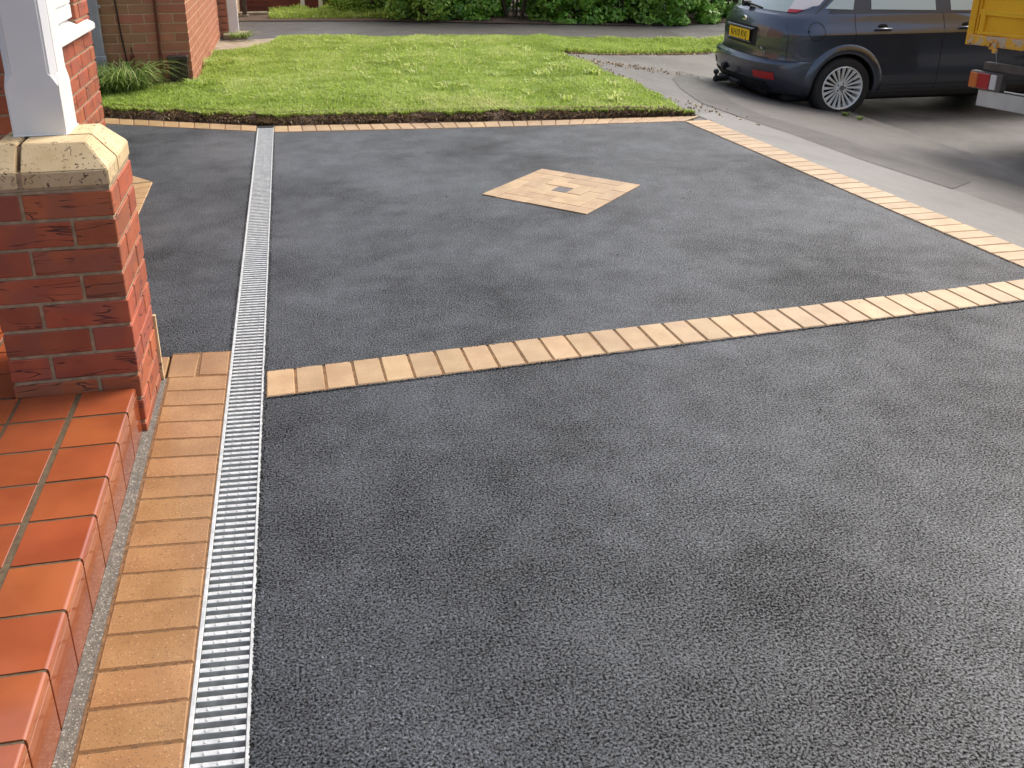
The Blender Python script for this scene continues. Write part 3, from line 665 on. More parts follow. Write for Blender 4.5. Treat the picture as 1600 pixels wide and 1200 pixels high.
# ragged overhang above the cut soil
so_ = rng.uniform(0, 1, 26000); OV = np.array([tuple(along(inner, v)) for v in so_]); OO = np.array([tuple(along(outer, v)) for v in so_])
ko = .55+.25*np.array([mn.noise(Vector((v*40, 0, 2)))+.6*mn.noise(Vector((v*110, 0, 5))) for v in so_])[:, None]
OV = OO+(OV-OO)*(ko+rng.uniform(-.05, .35, (len(so_), 1)))
GP = np.concatenate([GP, OV]); gz = np.concatenate([gz, np.array([LZ(*p) for p in OV])-.012]); hgt = np.concatenate([hgt, np.full(len(OV), .026)]); tint = np.clip(np.concatenate([tint, rng.normal(.5, .25, len(OV))]), 0, 1)
n = len(GP)
a = rng.uniform(0, 2*np.pi, n)
def blades_h(P, z, h, w, lean, name, matl, tint, parent=None, a=None):
    n = len(P); a = rng.uniform(0, 2*np.pi, n) if a is None else a
    h = h*rng.uniform(.6, 1.3, n); ln = rng.uniform(.1, lean, n)*h; ww = w*rng.uniform(.6, 1.4, n)
    d = np.stack([np.cos(a), np.sin(a)], 1); s = np.stack([-np.sin(a), np.cos(a)], 1)*ww[:, None]/2
    V = np.zeros((n, 5, 3)); V[:, 0, :2] = P-s; V[:, 1, :2] = P+s; mid = P+d*(ln*.35)[:, None]; V[:, 2, :2] = mid+s*.85; V[:, 3, :2] = mid-s*.85
    V[:, 4, :2] = P+d*ln[:, None]; V[:, :2, 2] = (z-.01)[:, None]; V[:, 2:4, 2] = (z+h*.62)[:, None]; V[:, 4, 2] = z+h*(1-.35*np.clip(ln/h, 0, 1.4))
    idx = np.arange(n)[:, None]*5
    F3 = np.concatenate([idx+np.array([0, 1, 2]), idx+np.array([0, 2, 3]), idx+np.array([3, 2, 4])])
    return rawmesh(name, V.reshape(-1, 3), F3, 3, matl, parent, np.repeat(tint, 5))
tag(blades_h(GP, gz, hgt, .0065, 1.3, "lawn_grass", m_grass, tint, a=a), "bright green uncut lawn grass between the drive and the far path", "grass", kind='stuff')
# broad lawn weeds and clover clumps
CP_ = scatter([(-.7, 7.6), (2.8, 6.95), (2.8, 10.9), (0, 11.3)], 160); Q = []
for c in CP_: Q.append(c+rng.normal(0, .03, (26, 2)))
Q = np.concatenate(Q)
tag(blades_h(Q, np.full(len(Q), .055), np.full(len(Q), .06), .014, 1.6, "lawn_weeds", m_grass, rng.uniform(.45, .95, len(Q))), "pale broad-leaved tufts scattered in the lawn", "weeds", kind='stuff')
# dead straw and roots hanging over the cut edge
s_ = rng.uniform(0, .98, 26000); s_ = s_[rng.uniform(0, 1, 26000) < np.clip((1-s_)*2.6, 0, 1)]; EP = np.array([tuple(along(inner, v)) for v in s_]); EO = np.array([tuple(along(outer, v)) for v in s_])
u_ = rng.beta(2.2, 1.8, len(s_))[:, None]; EP = EO+(EP-EO)*(.15+.65*u_)
tag(blades_h(EP, -.002+.058*np.clip(u_[:, 0]*1.1, 0, 1), np.full(len(EP), .022), .006, 2.6, "edge_straw", m_straw, np.clip(rng.normal(.35, .25, len(EP))+.3*(u_[:, 0]-.5), 0, 1)), "dead straw and roots along the cut soil edge", "straw", kind='stuff')
# debris on the drop to the footway
DP = np.concatenate([rng.normal((3.25, 7.0), (.14, .22), (50, 2)), rng.normal((3.10, 8.8), (.04, .9), (120, 2)), rng.normal((3.6, 9.6), (.35, .12), (200, 2)), np.stack([rng.uniform(2.95, 5.5, 900), np.zeros(900)], 1)+np.array([0, 1])*0])
DP[-900:, 1] = np.interp(DP[-900:, 0], [2.91, 3.48, 4.2, 4.82, 5.53], [10.05, 10.37, 10.80, 11.08, 11.38])+rng.normal(0, .02, 900)
tag(blades_h(DP, np.array([T(*x) for x in DP])+.004, np.full(len(DP), .005), .014, 5.0, "grass_cuttings", m_straw, rng.uniform(.3, 1, len(DP))), "dry clippings and grit lying on the footway beside the lawn", "cuttings", kind='stuff')

# long grass tussocks
def tussock(cx, cy, rad, n, h, lean, label, z0=.055, matl=None):
    r = rad*np.sqrt(rng.uniform(0, 1, n)); a = rng.uniform(0, 2*np.pi, n); P = np.stack([cx+r*np.cos(a), cy+r*np.sin(a)*.6], 1)
    hh = h*rng.uniform(.45, 1.1, n); seg = 6; az = a+rng.normal(0, .6, n); ln = lean*hh*rng.uniform(.3, 1.3, n)
    V = np.zeros((n, 2*seg+1, 3)); w = .011*rng.uniform(.5, 1.2, n)
    sx, sy = -np.sin(az)*w/2, np.cos(az)*w/2
    for k in range(seg+1):
        u = k/seg; x = P[:, 0]+np.cos(az)*ln*u**1.8; y = P[:, 1]+np.sin(az)*ln*u**1.8; z = z0+hh*(1.25*u-.75*u**3*np.clip(lean, 0, 1.2))
        if k < seg:
            f = 1-.6*u; V[:, 2*k] = np.stack([x-sx*f, y-sy*f, z], 1); V[:, 2*k+1] = np.stack([x+sx*f, y+sy*f, z], 1)
        else: V[:, 2*seg] = np.stack([x, y, z], 1)
    m_ = 2*seg+1; idx = np.arange(n)[:, None]*m_; Fs = []
    for k in range(seg-1):
        Fs += [idx+np.array([2*k, 2*k+1, 2*k+3]), idx+np.array([2*k, 2*k+3, 2*k+2])]
    Fs.append(idx+np.array([2*seg-2, 2*seg-1, 2*seg]))
    o = rawmesh("grass_tussock", V.reshape(-1, 3), np.concatenate(Fs), 3, matl or m_tuft, None, np.repeat(np.clip(rng.normal(.45, .25, n), 0, 1), m_))
    tag(o, label, "tussock")
tussock(-1.42, 8.22, .16, 480, .42, 1.1, "big arching tussock of long grass in front of the meter box")
tussock(-1.55, 8.25, .18, 500, .24, .9, "smaller dark tussock of long grass beside the downpipe")
tussock(-.80, 8.42, .14, 260, .12, .8, "short ragged tuft at the corner of the neighbouring house", .05, m_grass)
tussock(-.72, 9.6, .14, 260, .13, .8, "yellowish tuft halfway along the side wall of the neighbouring house", .05, m_grass)
tussock(-.62, 12.0, .14, 160, .12, 1.3, "small weed tuft at the foot of the white door frame")
tussock(5.19, 7.92, .035, 50, .055, .8, "small yellow-green weed growing in the kerb by the car's wheel", -.36)
tussock(5.22, 7.74, .03, 30, .04, .8, "tiny yellow-green weed in the kerb, right of the larger kerb weed", -.36)

# ------------------------------------------------------------------ shrubs
def shrub(cx, cy, z0, rx, ry, h, n, label, matl, size=.055, clump=46):
    t = thing("shrub", label, "shrub", (cx, cy, z0), 0, "shrubs beyond the far path")
    cl = []
    for i in range(clump):
        a = rng.uniform(0, 2*np.pi); rr = rng.uniform(.35, 1)**.5; cl.append((1.2*rx*rr*np.cos(a), ry*rr*np.sin(a), h*rng.uniform(.0, 1)**1.25, rng.uniform(.12, .24)))
    cl = np.array(cl); ci = rng.integers(0, clump, n); d = rng.normal(0, 1, (n, 3)); d /= np.linalg.norm(d, axis=1)[:, None]
    P = cl[ci, :3]+d*cl[ci, 3:4]*rng.uniform(.75, 1.1, (n, 1)); P[:, 2] = np.maximum(P[:, 2], .02+rng.uniform(0, .05, n))
    nrm = d+rng.normal(0, .45, (n, 3))+np.array([0, -.2, .45]); nrm /= np.linalg.norm(nrm, axis=1)[:, None]
    ref = rng.normal(0, 1, (n, 3)); tx = np.cross(nrm, ref); tx /= np.linalg.norm(tx, axis=1)[:, None]; ty = np.cross(nrm, tx)
    s = size*rng.uniform(.55, 1.25, n)[:, None]
    V = np.stack([P-tx*s*.5, P+ty*s*.30-nrm*s*.06, P+tx*s*.55-nrm*s*.12, P-ty*s*.30-nrm*s*.06], 1)
    tint = np.clip(.42+rng.normal(0, .16, n)+.35*(rng.uniform(0, 1, clump)[ci]-.5), 0, 1)
    o = rawmesh("foliage", V.reshape(-1, 3), np.arange(n*4).reshape(n, 4), 4, matl, t, np.repeat(tint, 4)); o["kind"] = "stuff"
    bm = bmesh.new()
    for i in range(9):
        a = rng.uniform(0, 6.28); addcyl(bm, (rx*.2*math.cos(a), ry*.2*math.sin(a), 0), (rx*.7*math.cos(a), ry*.6*math.sin(a), h*rng.uniform(.6, .95)), .018, 6, .006)
    link("stem", bmm("stem", bm), t, m_bark)
shr = [(1.05, 15.3, 0, .34, .30, .55, 5200, "low pale green shrub in front of the white posts and wall", m_leaf2, .05),
       (1.45, 15.0, 0, .50, .40, .95, 6500, "feathery mid-green shrub at the left end of the hedge", m_leaf2, .045),
       (2.05, 14.05, 0, .42, .42, .8, 7000, "bright bushy shrub spilling onto the path in front of the hedge", m_leaf2, .06),
       (2.55, 14.25, 0, .45, .50, 1.5, 9500, "dense glossy shrub behind the bright spilling one", m_leaf, .075),
       (3.35, 13.95, 0, .60, .50, 1.6, 12000, "large-leaved glossy shrub in the middle of the hedge", m_leaf, .085),
       (4.3, 13.95, -.07, .60, .50, 1.7, 12000, "dark shrub with pale tips, right of the middle of the hedge", m_leaf, .08),
       (5.1, 14.05, -.12, .55, .50, 1.8, 11000, "light green shrub with drooping leaves left of the parked car", m_leaf2, .08),
       (6.0, 14.2, -.15, .60, .55, 1.9, 11000, "deep green shrub just behind the tail of the parked car", m_leaf, .075),
       (7.2, 14.9, -.15, .75, .6, 2.0, 9000, "tall green shrub hidden mostly behind the parked car", m_leaf, .08),
       (8.6, 15.6, -.15, .8, .6, 2.0, 8000, "tall green shrub at the far right end of the hedge", m_leaf, .08)]
for q in shr: shrub(*q[:9], size=q[9]) if False else shrub(q[0], q[1], q[2], q[3], q[4], q[5], q[6], q[7], q[8], q[9])
hd_ = thing("hedge", "dense dark evergreen hedge standing behind the row of shrubs", "hedge", (5.2, 15.6, -.1))
nn = 26000; P_ = np.stack([rng.uniform(-3.9, 4.6, nn), rng.normal(0, .16, nn), rng.uniform(0, 2.5, nn)], 1); P_[:, 1] += .12*P_[:, 0]+.15*np.sin(P_[:, 0]*5)+.1*np.sin(P_[:, 2]*7+P_[:, 0]*3)
d_ = rng.normal(0, 1, (nn, 3))+np.array([0, -.8, .5]); d_ /= np.linalg.norm(d_, axis=1)[:, None]; rf = rng.normal(0, 1, (nn, 3)); t1 = np.cross(d_, rf); t1 /= np.linalg.norm(t1, axis=1)[:, None]; t2 = np.cross(d_, t1)
sz = .10*rng.uniform(.6, 1.2, nn)[:, None]; Vh = np.stack([P_-t1*sz*.5, P_+t2*sz*.3, P_+t1*sz*.5, P_-t2*sz*.3], 1)
o = rawmesh("foliage", Vh.reshape(-1, 3), np.arange(nn*4).reshape(nn, 4), 4, m_leaf, hd_, np.repeat(np.clip(rng.normal(.3, .15, nn), 0, 1), 4)); o["kind"] = "stuff"
bm = bmesh.new()
for i in range(16): addcyl(bm, (-3.8+i*.55, .12*(-3.8+i*.55), -.05), (-3.8+i*.55+.1, .12*(-3.8+i*.55)+.05, 2.1), .03, 6, .012)
link("stem", bmm("stem", bm), hd_, m_bark)
UG = scatter([(-.3, 14.6), (1.8, 14.2), (1.9, 14.7), (1.8, 15.6), (-.3, 15.7)], 14000)
tag(blades_h(UG, np.zeros(len(UG)), (.085+.11*np.clip(pnoise(UG, 4.1, 9), -.5, 1)), .012, .9, "rough_grass", m_grass, np.clip(rng.normal(.5, .2, len(UG)), 0, 1)), "rough tall grass at the foot of the far wall", "grass", kind='stuff')
sheet("hedge_bed", [(1.2, 13.95), (1.71, 13.72), (3.11, 13.12), (4.75, 13.42), (5.44, 13.63), (6.4, 13.75), (12, 15.5), (12, 22), (-2, 22), (-2, 14.7)], .012, m_soil)

# ------------------------------------------------------------------ parked car
m_paint = mat("dark_blue_grey_paint", (.074, .086, .112), .34, metal=.75, coat=1.0)
m_tyre = mat("tyre_rubber", (.022, .021, .020), .75, bump=.3, bscale=60)
m_alloy = mat("silver_alloy", (.80, .80, .77), .28, metal=.25)
m_carglass = mat("car_glass", (.42, .49, .44), .04, coat=1.)  # opaque pale green: light through and off the windows put into the colour
m_pillar = mat("satin_black_trim", (.05, .048, .047), .3)
m_red = mat("red_lens", (.45, .01, .01), .15, coat=1.)
m_clear = mat("clear_lens", (.72, .66, .62), .12, coat=1.)
m_amber = mat("amber_lens", (.65, .17, .03), .2, coat=.5)
m_plate = mat("yellow_plate", (.95, .62, .01), .4)
m_chrome = mat("chrome", (.8, .8, .8), .12, metal=1)
m_dark = mat("underbody_black", (.010, .010, .011), .7)
h = -.0435
car = thing("parked_car", "dark blue-grey hatchback with yellow rear plate parked at the kerb", "car", (5.285, 8.97, -.43), h, scale=.93)
ZS = [.19, .25, .35, .46, .56, .585, .60, .64, .70, .80, .865, .885, .93, 1.0, 1.04, 1.055, 1.12, 1.25, 1.38, 1.45, 1.485, 1.495]
def tab(z, xs, ys): return float(np.interp(z, xs, ys))
def XR(z): return tab(z, [.19, .25, .35, .46, .56, .585, .60, .64, .80, .90, .98, 1.04, 1.055, 1.25, 1.38, 1.45, 1.485, 1.495], [-.60, -.76, -.835, -.865, -.862, -.845, -.79, -.780, -.775, -.765, -.74, -.70, -.675, -.53, -.40, -.31, -.10, .15])
def XF(z): return tab(z, [.19, .3, .6, .75, .88, .97, 1.0, 1.055, 1.25, 1.4, 1.495], [3.35, 3.45, 3.45, 3.35, 3.0, 2.5, 2.15, 1.95, 1.55, 1.15, .75])
def WW(z): return tab(z, [.19, .25, .35, .46, .56, .60, .64, .80, .865, .885, .93, 1.0, 1.04, 1.055, 1.12, 1.25, 1.38, 1.45, 1.485, 1.495], [.79, .855, .89, .900, .900, .898, .898, .908, .920, .914, .888, .860, .848, .842, .815, .76, .70, .62, .45, .30])
A_R, N_R = .50, 2.7
def ys(x, z):
    W = WW(z); xr = XR(z)
    if x < xr+A_R: u = max(0, min(1, (xr+A_R-x)/A_R)); return W*(1-u**N_R)**(1/N_R)
    return W
def xs_(y, z):
    u = min(1, abs(y)/WW(z)); return XR(z)+A_R-A_R*(1-u**N_R)**(1/N_R)
bm = bmesh.new(); rings = []
for z in ZS:
    W, xr, xf = WW(z), XR(z), XF(z); pts = []
    th = np.linspace(0, math.pi/2, 13)
    q = [(xr+A_R-A_R*math.cos(t_)**(2/N_R), W*math.sin(t_)**(2/N_R)) for t_ in th]            # rear quadrant
    side = [(x, W) for x in np.linspace(xr+A_R, xf-.8, 26)[1:-1]]
    fq = [(xf-.8+.8*math.sin(t_)**(2/2.6), W*math.cos(t_)**(2/2.6)) for t_ in th]
    half = q+side+fq
    full = half+[(x, -y) for x, y in reversed(half[1:-1])]
    rings.append([bm.verts.new((x, y, z)) for x, y in full])
n = len(rings[0])
for a, b_ in zip(rings, rings[1:]):
    for i in range(n): bm.faces.new((a[i], a[(i+1) % n], b_[(i+1) % n], b_[i]))
bm.faces.new(rings[-1]); bm.faces.new(list(reversed(rings[0])))
bmesh.ops.recalc_face_normals(bm, faces=bm.faces)
me = bmm("body", bm); me.materials.append(m_paint); me.materials.append(m_dark)
body = link("body", me, car)
bm = bmesh.new()
for cxw in (0, 2.64):
    for sgn in (-1, 1): addcyl(bm, (cxw, sgn*.60, .325), (cxw, sgn*1.2, .325), .352, 48)
me2 = bmm("cut", bm); me2.materials.append(m_paint); me2.materials.append(m_dark)
me2.polygons.foreach_set("material_index", [1]*len(me2.polygons))
cut = link("cut", me2)
bpy.context.view_layer.update()
cut.matrix_world = car.matrix_world.copy() if False else (Matrix.Translation((5.285, 8.97, -.43)) @ Matrix.Rotation(h, 4, 'Z') @ Matrix.Scale(.93, 4))
md = body.modifiers.new("b", 'BOOLEAN'); md.object = cut; md.solver = 'EXACT'
bpy.context.view_layer.update()
nm2 = bpy.data.meshes.new_from_object(body.evaluated_get(bpy.context.evaluated_depsgraph_get()))
body.modifiers.clear(); body.data = nm2; bpy.data.objects.remove(cut)
if len(nm2.materials) < 2:
    nm2.materials.clear(); nm2.materials.append(m_paint); nm2.materials.append(m_dark)
nm2.polygons.foreach_set("use_smooth", [True]*len(nm2.polygons)); nm2.set_sharp_from_angle(angle=R(24))

def side_patch(name, bot, top, off, matl, sgn=-1, nz=8, parent=car, thick=.004):
    # bot/top: (x0,x1,z) lines; patch follows the body side
    bm = bmesh.new(); g = []; nx = 14
    for k in range(nz+1):
        v = k/nz; row = []
        for i in range(nx+1):
            u = i/nx; x = (bot[0]+(bot[1]-bot[0])*u)*(1-v)+(top[0]+(top[1]-top[0])*u)*v
            z = (bot[2]+(bot[3]-bot[2])*u)*(1-v)+(top[2]+(top[3]-top[2])*u)*v
            row.append(bm.verts.new((x, sgn*(ys(x, z)+off), z)))
        g.append(row)
    for k in range(nz):
        for i in range(nx):
            f = (g[k][i], g[k][i+1], g[k+1][i+1], g[k+1][i]); bm.faces.new(f if sgn < 0 else tuple(reversed(f)))
    return link(name, bmm(name, bm, 30), parent, matl)
for sgn in (-1, 1):
    side_patch("window_surround", (-.36, 1.98, 1.075, 1.045), (-.02, 1.35, 1.40, 1.42), .003, m_pillar, sgn)
    side_patch("quarter_window", (-.26, .04, 1.12, 1.105), (-.04, .10, 1.30, 1.36), .006, m_carglass, sgn)
    side_patch("door_window", (.24, .96, 1.105, 1.085), (.26, .96, 1.38, 1.39), .006, m_carglass, sgn)
    side_patch("door_window", (1.13, 1.86, 1.082, 1.065), (1.13, 1.38, 1.39, 1.39), .006, m_carglass, sgn)
def gap(pts, sgn, w=.006, name="door_gap", matl=m_dark, off=.0015, vertical=True, parent=car):
    bm = bmesh.new(); prev = None
    for (x, z) in pts:
        y = sgn*(ys(x, z)+off)
        a = (bm.verts.new((x-w/2, y, z)), bm.verts.new((x+w/2, y, z))) if vertical else (bm.verts.new((x, y, z-w/2)), bm.verts.new((x, y, z+w/2)))
        if prev: bm.faces.new((prev[0], prev[1], a[1], a[0]))
        prev = a
    bmesh.ops.recalc_face_normals(bm, faces=bm.faces)
    return link(name, bmm(name, bm), parent, matl)
def zline(x0, x1, z0, z1, n=20): return [(x0+(x1-x0)*i/n, z0+(z1-z0)*i/n) for i in range(n+1)]
for sgn in (-1, 1):
    gap(zline(.06, .06, 1.08, .66), sgn); gap(zline(1.045, 1.05, 1.06, .98)+zline(1.05, 1.06, .98, .26), sgn)
    gap(zline(.42, 2.2, .335, .335), sgn, .006, "sill_gap", m_dark, .002, False)
    gap(zline(-.62, -.36, .60, .60), sgn, .005, "bumper_gap", m_dark, .0015, False)
    sb_ = bmesh.new(); addbox(sb_, (1.3, sgn*.855, .24), (2.0, .05, .09), bev=.02); link("sill", bmm("sill", sb_, 30), car, m_dark)
    # handles
    for hx in (.36, 1.30):
        bm = bmesh.new(); addbox(bm, (hx, sgn*(ys(hx, .90)+.012), .912), (.19, .022, .026), bev=.009)
        hd = link("door_handle", bmm("door_handle", bm, 40), car, m_paint)
        bm = bmesh.new(); g = bmesh.ops.create_uvsphere(bm, u_segments=16, v_segments=8, radius=1, matrix=Matrix.Translation((hx, sgn*(ys(hx, .93)+.000), .935)) @ Matrix.Diagonal((.055, .006, .032, 1)))
        link("handle_recess", bmm("handle_recess", bm, 60), hd, m_dark)
    # wheel-arch flares
    for cxw in (0, 2.64):
        bm = bmesh.new(); g = []
        for i in range(33):
            a = R(-18+216*i/32); row = []
            for rr, off in ((.345, -.03), (.347, .012), (.362, .022), (.385, .022), (.41, .013), (.445, -.001), (.46, -.02)):
                x = cxw+rr*math.cos(a); z = .325+rr*math.sin(a); z_ = max(.2, z)
                yb_ = ys(x, z_) if rr > .35 else ys(cxw+.36*math.cos(a), max(.2, .325+.36*math.sin(a)))
                row.append(bm.verts.new((x, sgn*(yb_+off), max(.2, z))))
            g.append(row)
        for i in range(32):
            for k in range(6): bm.faces.new((g[i][k], g[i+1][k], g[i+1][k+1], g[i][k+1]))
        bmesh.ops.recalc_face_normals(bm, faces=bm.faces)
        link("wheel_arch", bmm("wheel_arch", bm, 40), car, m_paint)
# fuel cap ring
bm = bmesh.new(); prev = first = None
for i in range(41):
    a = 2*math.pi*i/40; v = []
    for rr in (.082, .088):
        x = -.36+rr*math.cos(a); z = .90+rr*math.sin(a)*1.05; v.append(bm.verts.new((x, -(ys(x, z)+.0018), z)))
    if prev: bm.faces.new((prev[0], prev[1], v[1], v[0]))
    prev = v
addbox(bm, (-.445, -(ys(-.445, .90)+.002), .90), (.02, .006, .03), bev=.002)
bmesh.ops.recalc_face_normals(bm, faces=bm.faces); link("fuel_flap", bmm("fuel_flap", bm), car, m_dark)
# rear features
def rear_patch(name, y0, y1, z0, z1, off, matl, ny=16, nz=5, zfun=None, parent=car, shrink=0):
    bm = bmesh.new(); g = []
    for k in range(nz+1):
        row = []
        for i in range(ny+1):
            u = i/ny; vv = k/nz; zz = z0+(z1-z0)*vv
            if zfun: zz = zfun(u, vv)
            k0 = 1-shrink*vv; y = (y0+(y1-y0)*u)*k0
            row.append(bm.verts.new((xs_(y, zz)-off, y, zz)))
        g.append(row)
    for k in range(nz):
        for i in range(ny): bm.faces.new((g[k][i], g[k][i+1], g[k+1][i+1], g[k+1][i]))
    bmesh.ops.recalc_face_normals(bm, faces=bm.faces)
    o = link(name, bmm(name, bm, 40), parent, matl)
    return o
rear_patch("rear_window", -.62, .62, 1.075, 1.40, .005, m_carglass, 20, 10, shrink=.18)
rear_patch("bumper_trim", -.66, .66, .20, .37, .006, m_dark, 20, 5)
rear_patch("tailgate_recess", -.36, .36, .70, .90, .002, m_dark, 14, 5)
rear_patch("tailgate_gap", -.60, .60, .602, .610, .004, m_dark, 20, 1)
for sgn in (-1, 1):
    rear_patch("rear_reflector", sgn*.50, sgn*.76, .40, .475, .008, m_red, 8, 3)
    # tail lamp high beside the rear window
    bm = bmesh.new(); g = []
    for k in range(7):
        v = (k/6)**1.3; z = 1.075+.32*v; row = []
        for i in range(9):
            u = i/8; w0 = .12+.78*0; yy = WW(z)*(.80+.17*(i/8)) if False else None
            fr_ = .74+.235*u*(1 if v > .25 else (.45+2.2*v)); y = WW(z)*fr_
            row.append(bm.verts.new((xs_(y, z)-.010, sgn*y, z)))
        g.append(row)
    for k in range(6):
        for i in range(8):
            f = bm.faces.new((g[k][i], g[k][i+1], g[k+1][i+1], g[k+1][i])); f.material_index = 1 if k == 0 else 0
    bmesh.ops.recalc_face_normals(bm, faces=bm.faces)
    link("tail_lamp", bmm("tail_lamp", bm, 60), car, [m_clear, m_red])
    gap(zline(-.60, -.60, 1.0, .60) if False else [(-.61, z) for z in np.linspace(1.02, .62, 9)], sgn, .006, "tailgate_side_gap", m_dark)
plx = xs_(0, .80)-.022
pt = boxes("number_plate", car, [((plx, 0, .80), (.010, .52, .112))], m_plate, bev=.003)
def text(name, s, size, loc, rot, matl, parent, ext=.0008, sx=1, spacing=1):
    cu = bpy.data.curves.new(name, 'FONT'); cu.body = s; cu.size = size; cu.extrude = ext; cu.align_x = 'CENTER'; cu.align_y = 'CENTER'; cu.space_character = spacing
    o = bpy.data.objects.new(name, cu); COL.objects.link(o)
    me = bpy.data.meshes.new_from_object(o); bpy.data.objects.remove(o); me.materials.clear(); me.materials.append(matl)
    q = link(name, me, parent); q.location = loc; q.rotation_euler = rot; q.scale = (sx, 1, 1); return q
rr = (R(90), 0, R(-90))
text("plate_lettering", "KH10 KVJ", .105, (plx-.0062, 0, .798), rr, m_black, pt, ext=.001, sx=.92, spacing=1.02)
text("model_lettering", "TITANIUM", .042, (xs_(.47, .70)-.006, -.47, .70), (R(90), 0, R(-90)-.38), m_chrome, car, sx=1.35)
text("model_lettering", "TDCi", .036, (xs_(.52, .645)-.006, -.545, .655), (R(90), 0, R(-90)-.5), m_chrome, car, sx=1.2)
bm = bmesh.new(); bmesh.ops.create_uvsphere(bm, u_segments=24, v_segments=12, radius=1, matrix=Matrix.Translation((xs_(0, .965)-.006, 0, .960)) @ Matrix.Diagonal((.010, .062, .030, 1)))
link("badge", bmm("badge", bm, 60), car, m_chrome)
boxes("plate_surround", car, [((plx+.006, 0, .735), (.02, .60, .012)), ((plx+.006, 0, .875), (.03, .66, .022))], m_paint, bev=.005)
bm = bmesh.new(); addbox(bm, (-.70, -.10, 1.105), (.02, .42, .022), rot=Matrix.Rotation(R(4), 4, 'X') @ Matrix.Rotation(R(12), 4, 'Y'), bev=.006); addcyl(bm, (-.74, .10, 1.11), (-.66, .10, 1.11), .035, 16)
link("rear_wiper", bmm("rear_wiper", bm, 40), car, m_black)
bm = bmesh.new(); addcyl(bm, (-.80, .05, .30), (-1.00, .05, .31), .022, 10); addcyl(bm, (-1.0, .05, .28), (-1.0, .05, .35), .016, 10)
bmesh.ops.create_uvsphere(bm, u_segments=14, v_segments=8, radius=.032, matrix=Matrix.Translation((-1.0, .05, .37))); addbox(bm, (-.87, .16, .42), (.05, .07, .07), bev=.01); addbox(bm, (-.80, .06, .29), (.12, .5, .05), bev=.01)
link("tow_bar", bmm("tow_bar", bm, 40), car, m_black)
bm = bmesh.new(); addbox(bm, (1.3, 0, .22), (3.7, 1.45, .14), bev=.03); addbox(bm, (-.45, 0, .27), (.5, 1.1, .16), bev=.04); addcyl(bm, (-.85, .45, .22), (-.5, .45, .22), .03, 12)
link("underbody", bmm("underbody", bm, 30), car, m_dark)
# wheels
def wheel(x, sgn):
    w = link("wheel", None, car); w.location = (x, sgn*.80, .316)
    if sgn > 0: w.rotation_euler = (0, 0, math.pi)
    def lathe(prof, name, matl, nseg=64, sm=30):
        bm = bmesh.new(); g = []
        for i in range(nseg):
            a = 2*math.pi*i/nseg; g.append([bm.verts.new((r*math.cos(a), y, r*math.sin(a))) for r, y in prof])
        for i in range(nseg):
            for k in range(len(prof)-1): bm.faces.new((g[i][k], g[(i+1) % nseg][k], g[(i+1) % nseg][k+1], g[i][k+1]))
        bmesh.ops.recalc_face_normals(bm, faces=bm.faces); return link(name, bmm(name, bm, sm), w, matl)
    lathe([(.20, .09), (.29, .09), (.312, .075), (.316, .05), (.316, -.06), (.310, -.085), (.292, -.104), (.262, -.110), (.232, -.104), (.222, -.095), (.22, -.07)], "tyre", m_tyre)
    lathe([(.226, -.102), (.220, -.108), (.211, -.104), (.207, -.080), (.205, .08)], "rim", m_alloy)
    bm = bmesh.new(); addcyl(bm, (0, .02, 0), (0, .06, 0), .205, 40); link("brake_backing", bmm("brake_backing", bm), w, m_dark)
    bm = bmesh.new()
    for i in range(20):
        a = 2*math.pi*i/20; ca, sa = math.cos(a), math.sin(a)
        def P(r, t_, y): return bm.verts.new((r*ca-t_*sa, y, r*sa+t_*ca))
        sec = []
        for r, hw, y in ((.060, .008, -.075), (.11, .0105, -.083), (.17, .0145, -.092), (.212, .0215, -.101)):
            sec.append([P(r, -hw, y+.016), P(r, -hw*.6, y), P(r, hw*.6, y), P(r, hw, y+.016)])
        for s0, s1 in zip(sec, sec[1:]):
            for k in range(3): bm.faces.new((s0[k], s0[k+1], s1[k+1], s1[k]))
    bmesh.ops.recalc_face_normals(bm, faces=bm.faces)
    addcyl(bm, (0, -.05, 0), (0, -.082, 0), .066, 24)
    for i in range(5):
        a = 2*math.pi*i/5; addcyl(bm, (.047*math.cos(a), -.08, .047*math.sin(a)), (.047*math.cos(a), -.083, .047*math.sin(a)), .009, 8, mi=1)
    link("spokes", bmm("spokes", bm, 30), w, [m_alloy, m_dark])
    bm = bmesh.new(); addcyl(bm, (0, -.082, 0), (0, -.094, 0), .030, 20); link("hub_cap", bmm("hub_cap", bm, 30), w, m_chrome)
for x in (0, 2.64):
    for sgn in (-1, 1): wheel(x, sgn)

